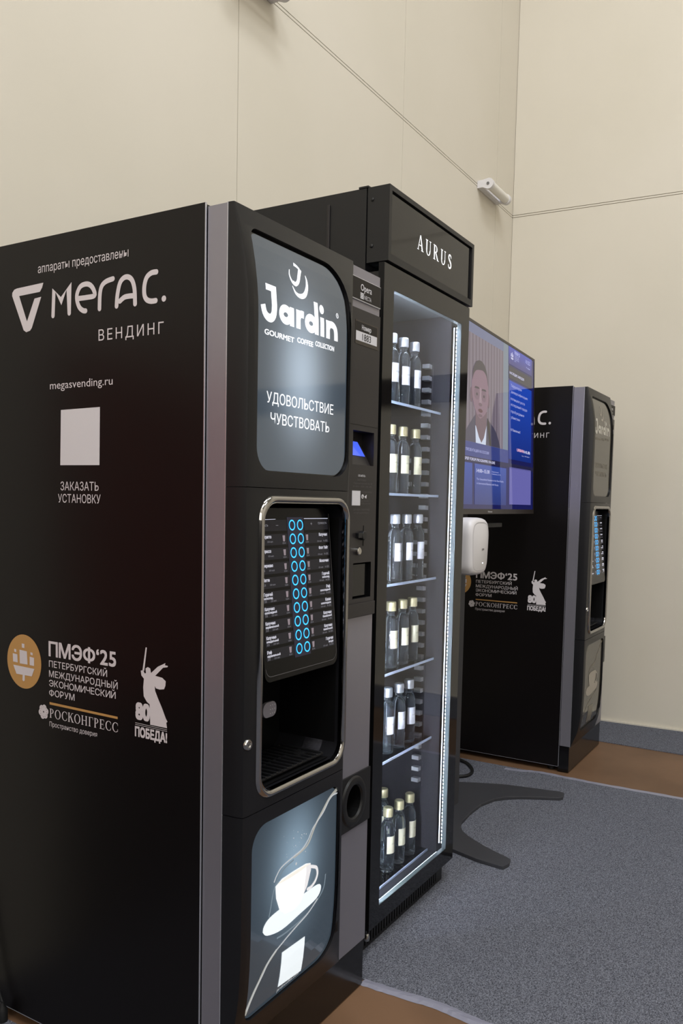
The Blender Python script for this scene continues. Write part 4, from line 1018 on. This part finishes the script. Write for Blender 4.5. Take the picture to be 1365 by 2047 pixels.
scr_layer('screen_jacket', jac, flat(smoothpath([(-.345, 1.392), (-.318, 1.425), (-.262, 1.462), (-.205, 1.493), (-.165, 1.50), (-.115, 1.497), (-.055, 1.478), (.010, 1.455), (.050, 1.428), (.083, 1.392)], 4)), .0009)
scr_layer('screen_lapel', screen_mat('screen_lapel', (.012, .01, .012, 1)), flat([(-.075, 1.490), (-.055, 1.470), (-.035, 1.392), (-.055, 1.392), (-.085, 1.470)]), .0011)
scr_layer('screen_shirt', shirt, flat([(-.218, 1.452), (-.212, 1.392), (-.098, 1.392), (-.090, 1.462), (-.150, 1.42)]), .0011)
scr_layer('screen_neck', dsk, flat([(-.217, 1.500), (-.217, 1.455), (-.180, 1.415), (-.150, 1.396), (-.122, 1.415), (-.091, 1.460), (-.085, 1.510)]), .0013)
face = smoothpath([(-.166, 1.478), (-.200, 1.490), (-.236, 1.520), (-.256, 1.560), (-.256, 1.605), (-.228, 1.640), (-.168, 1.652), (-.108, 1.645), (-.077, 1.610), (-.070, 1.560), (-.088, 1.515), (-.128, 1.490), (-.166, 1.478)], 4)[:-1]
scr_layer('screen_face', skin, flat(face), .0015)
for c in (-.262, -.066): scr_layer('screen_ear', dsk, flat(ellipse(c, 1.550, .012, .026, 14)), .0012)
scr_layer('screen_hair', hair, flat(smoothpath([(-.253, 1.600), (-.247, 1.632), (-.219, 1.664), (-.170, 1.678), (-.122, 1.670), (-.090, 1.643), (-.077, 1.600), (-.094, 1.632), (-.128, 1.646), (-.170, 1.645), (-.212, 1.638), (-.238, 1.622), (-.253, 1.600)], 4)[:-1]), .0017)
for c in (-.203, -.124):
    scr_layer('screen_eye_socket', soc, flat(ellipse(c, 1.561, .028, .021, 18)), .0017)
    scr_layer('screen_eye', hair, flat(ellipse(c, 1.559, .009, .005, 12)), .0019)
    scr_layer('screen_brow', hair, flat([(c - .027, 1.577), (c + .027, 1.579), (c + .018, 1.585), (c - .018, 1.584)]), .0019)
scr_layer('screen_nose', screen_mat('screen_nose', (.27, .19, .23, 1)), flat([(-.180, 1.528), (-.148, 1.528), (-.157, 1.585), (-.169, 1.585)]), .0018)
scr_layer('screen_nostrils', dsk, flat(ellipse(-.164, 1.527, .019, .006, 14)), .0019)
scr_layer('screen_mouth', screen_mat('screen_mouth', (.09, .035, .05, 1)), flat(ellipse(-.163, 1.506, .025, .0065, 16)), .0018)
scr_layer('screen_chin_shade', dsk, flat(ellipse(-.164, 1.489, .024, .005, 14)), .0017)
scr_layer('screen_caption_bar', screen_mat('screen_caption', (.03, .045, .2, 1)), rect(-.530, .190, 1.3425, 1.3915), .0008)
scrtx = screen_mat('screen_text', (.42, .44, .72, 1)); scrtw = screen_mat('screen_text_white', (.55, .55, .75, 1))
T2 = lambda s, u0, u1, b, c, m=scrtx, bold=0.: scr_layer('screen_lettering', m, text(s, u0, u1, b, c, bold=bold, res=2), .0014)
T2('ПРЕЗЕНТАЦИЯ НА СЕССИИ', -.32, -.0623, 1.3600, .009)
scr_layer('screen_dark_bar', screen_mat('screen_bar', (.012, .012, .05, 1)), rect(-.530, .573, 1.3245, 1.3425), .0005)
T2('SPIEF FORUM PROGRAMME ON-LINE', -.330, .0133, 1.3290, .0098, scrtw, .01)
crd = grad_mat('screen_card', (.02, .035, .17, 1), (.03, .07, .34, 1), 1.18, 1.325)
scr_layer('screen_card', crd, rect(-.525, -.247, 1.180, 1.3205), .0005)
scr_layer('screen_card', crd, rect(-.2215, .1645, 1.180, 1.3205), .0005)
scr_layer('screen_card', screen_mat('screen_lilac', (.125, .12, .38, 1)), rect(.2085, .5355, 1.1835, 1.3290), .0005)
T2('14:00–15:30', -.2039, -.0540, 1.2915, .0125, scrtw, .012)
T2('Павильон G', -.0250, .0620, 1.2985, .0042); T2('Конференц-зал G4', -.0250, .0860, 1.2905, .0042)
T2('The Geopolitical Situation in the New Reality', -.2030, .1261, 1.2655, .0070); T2('in International Business with Russia', -.2013, .0576, 1.2505, .0070)
scr_layer('screen_header', grad_mat('screen_header', (.04, .04, .18, 1), (.04, .06, .40, 1), 1.73, 1.795), rect(.190, .538, 1.724, 1.7915), .0005)
eb = MB()
for q, (h0, h1) in enumerate(((1.756, 1.768), (1.754, 1.773), (1.756, 1.767))): eb.add([(.217 + q * .013, h0, 0), (.227 + q * .013, h0, 0), (.226 + q * .013, h1, 0), (.219 + q * .013, h1, 0)], [(0, 1, 2, 3)])
eb.add([(.216, 1.752, 0), (.224, 1.746, 0), (.248, 1.746, 0), (.256, 1.752, 0)], [(0, 1, 2, 3)])
scr_layer('screen_emblem', scrtw, eb, .0012)
T2('ПМЭФ’25', .268, .345, 1.771, .0125, scrtx, .01)
for q, s in enumerate(('ПЕТЕРБУРГСКИЙ', 'МЕЖДУНАРОДНЫЙ', 'ЭКОНОМИЧЕСКИЙ', 'ФОРУМ')): T2(s, .268, .268 + .0050 * len(s), 1.7635 - q * .0068, .0042)
T2('10:25', .4338, .5050, 1.7620, .0150); T2('19 июня', .4450, .5050, 1.7440, .0060)
scr_layer('screen_grey_bar', screen_mat('screen_grey', (.022, .022, .035, 1)), rect(.193, .538, 1.670, 1.7165), .0005)
T2('НАСЛЕДИЕ ЗАВОДОВ', .200, .4121, 1.6870, .0090, scrtw, .012)
scr_layer('screen_blue_panel', grad_mat('screen_blue', (.002, .02, .19, 1), (.004, .05, .42, 1), 1.36, 1.66), rect(.196, .5375, 1.3600, 1.6625), .0005)
for s, u0, u1, z in (('Территория', .2191, .3777, 1.6400), ('диверсификации:', .2228, .4742, 1.6165), ('потенциал роста', .2185, .4266, 1.5895), ('исследований городов', .2214, .4640, 1.5675), ('пробуждения', .2246, .4169, 1.5410), ('убанистики', .2247, .3536, 1.5180)):
    T2(s, u0, u1, z, .0098)
T2('© Павильон E', .2213, .3605, 1.4700, .0090, scrtw)
scr_layer('screen_lettering', screen_mat('screen_pink_text', (.8, .42, .55, 1)), text('URBAN', .3129, .4150, 1.3960, .0115, bold=.02, res=2), .0014)
scr_layer('screen_lettering', scrtw, text('HUB', .4220, .5159, 1.3945, .0115, bold=.02, res=2), .0014)
T2('by PMEF', .3892, .5084, 1.3805, .0035)
o = sticker(text('Hisense', -.0712, -.0193, 1.1525 - Z0, .0058, bold=.02), 'brand_lettering', M['white_label'], tv, on_plane(-.0006))

SX, SY = 1.775, .30
st = tag(empty('screen_stand', (SX, SY, 0)), 'dark grey floor stand with a curved forked base under the flat screen', 'stand')
base_pts = [(2.0280, .4100), (2.0790, .3069), (2.1230, .2042), (2.1440, .1072), (2.1570, .0299), (2.1700, -.0200), (2.1580, -.0400), (2.1100, -.0488), (2.0930, -.0400), (2.0560, .0344), (2.0200, .0954), (1.9830, .1411), (1.9360, .1753), (1.8510, .1976), (1.7440, .1990), (1.6360, .1900), (1.5960, .1771), (1.5570, .1537), (1.5190, .1114), (1.4714, .0342), (1.4429, -.0266), (1.4222, -.0720), (1.3850, -.0800), (1.3527, -.0720), (1.3520, -.0602), (1.3608, .0223), (1.3892, .1189), (1.43, .30), (1.47, .4100)]
MB().prism([(x - SX, y - SY) for x, y in base_pts], 'z', CT + .0005, CT + .0125).build('base_plate', M['stand'], st, bevel=.0015)
MB().prism(rrect(-.045, .045, -.022, .022, .008), 'z', CT + .012, 1.62).build('column', M['stand'], st, bevel=.001)
box('mount_plate', M['stand'], st, -.12, .10, -.074, -.022, 1.40, 1.55, bevel=.002)

# ------------------------------------------------------------------ hand gel dispenser
DX, DY = 1.400, .060
dp = tag(empty('gel_dispenser', (DX, DY, .955)), 'white rounded touchless hand gel dispenser below the flat screen', 'dispenser')
OUT = smoothpath([(-.060, .000), (-.030, -.006), (.030, -.006), (.056, .000), (.071, .020), (.076, .060), (.080, .105), (.080, .140), (.070, .166), (.045, .179), (.0, .182), (-.045, .180), (-.070, .168), (-.081, .140), (-.081, .100), (-.078, .055), (-.073, .018), (-.060, .000)], 4)[:-1]
sm_ = MB(); nn = len(OUT); vs = []
lev = [(1.0, .050), (1.0, .022), (.985, .013), (.955, .0065), (.91, .0025), (.85, .0)]
for k, yv in lev: vs += [(u * k, yv, .088 + (z - .088) * k) for u, z in OUT]
sm_.add(vs, [(i * nn + k, i * nn + (k + 1) % nn, (i + 1) * nn + (k + 1) % nn, (i + 1) * nn + k) for i in range(len(lev) - 1) for k in range(nn)] + [tuple(range(nn)), tuple(range((len(lev) - 1) * nn, len(lev) * nn))])
cv = sm_.build('cover', M['white_plastic'], dp, smooth=True, angle=60)
ln_ = MB(); ribbon(ln_, [(u * .83, .088 + (z - .088) * .83) for u, z in OUT], .0009, closed=True)
sticker(ln_, 'cover_seam', pmat('seam_grey', lin(176, 172, 176), .5), cv, on_plane(-.0004))
sticker(text('JOB', .010, .030, .075, .0060, bold=.02), 'brand_lettering', M['dark_ink'], cv, on_plane(-.0008))
MB().lathe([(.0022, 0), (.0022, -.001), (.0005, -.0012)], 12, (.022, -.0002, .0330), 'y').build('status_light', emit('small_white_led', (.9, .95, 1, 1), 2.), dp)
box('back_bracket', M['deep'], dp, -.06, .335, .051, .059, .146, .160)
box('bracket_arm', M['deep'], dp, .323, .335, .058, .217, .146, .160)

# ------------------------------------------------------------------ tube lights on the wall seam
def emergency_light(x0, z0, label):
    r = tag(empty('emergency_light', (x0, YW, z0)), label, 'wall light', 'tube lights on the wall')
    L = .262
    box('back_plate', M['white_plastic'], r, .003, L - .003, -.016, -.0005, -.0135, .022, bevel=.002)
    MB().tube([(.024, -.020, -.006), (L - .002, -.020, -.006)], .0068, 12).build('lower_rail', M['white_plastic'], r, smooth=True)
    cap = [(-.001, -.013), (-.030, -.013)] + ellipse(-.060, .002, .0262, .0262, 18, 300, 75) + [(-.030, .024), (-.001, .0235)]
    for x in (.0, L - .012):
        MB().prism(cap, 'x', x, x + .022).build('end_cap', M['white_plastic'], r, smooth=True, angle=50)
    MB().tube([(.012, -.060, .002), (L, -.060, .002)], .0222, 20).build('diffuser_tube', M['clear_plastic'], r, smooth=True)
    MB().lathe([(.0075, 0), (.0075, -.002), (.0055, -.003), (.005, -.001), (.001, -.001)], 16, (-.0005, -.058, .002), 'x').build('screw_cap', M['grey_ink'], r, smooth=True)
    return r
emergency_light(2.931, 2.801, 'white tube light on the wall seam close to the room corner')
emergency_light(.862, 2.801, 'white tube light on the wall seam above the glowing coffee machine')

# ------------------------------------------------------------------ cables
cb = MB().tube(smoothpath([(2.60, .62, .0115), (2.42, .545, .0115), (2.351, .498, .0115), (2.3116, .4411, .0115), (2.2343, .3888, .0115), (2.1611, .3797, .0115), (2.115, .415, .0115), (2.085, .47, .0115), (2.06, .56, .0115), (2.03, .66, .0115)], 6), .0068, 10).build('power_cable', M['cable'], None, smooth=True)
tag(cb, 'black cable lying in a loop on the grey carpet behind the screen stand', 'cable')
pc = tag(empty('extension_cord', (.0, .70, 0)), 'thin black cord with a plug hanging beside the rear of the glowing coffee machine', 'cord')
MB().tube(smoothpath([(-.014, -.02, .30), (-.014, -.045, .20), (-.014, -.062, .12), (-.014, -.085, .06), (-.014, -.097, .040)], 6), .0035, 8).build('wire', M['cable'], pc, smooth=True)
MB().lathe([(.006, .0), (.0115, .002), (.0115, .026), (.007, .034), (.004, .044)], 16, (-.017, -.097, .0045)).build('plug', M['cable'], pc, smooth=True)
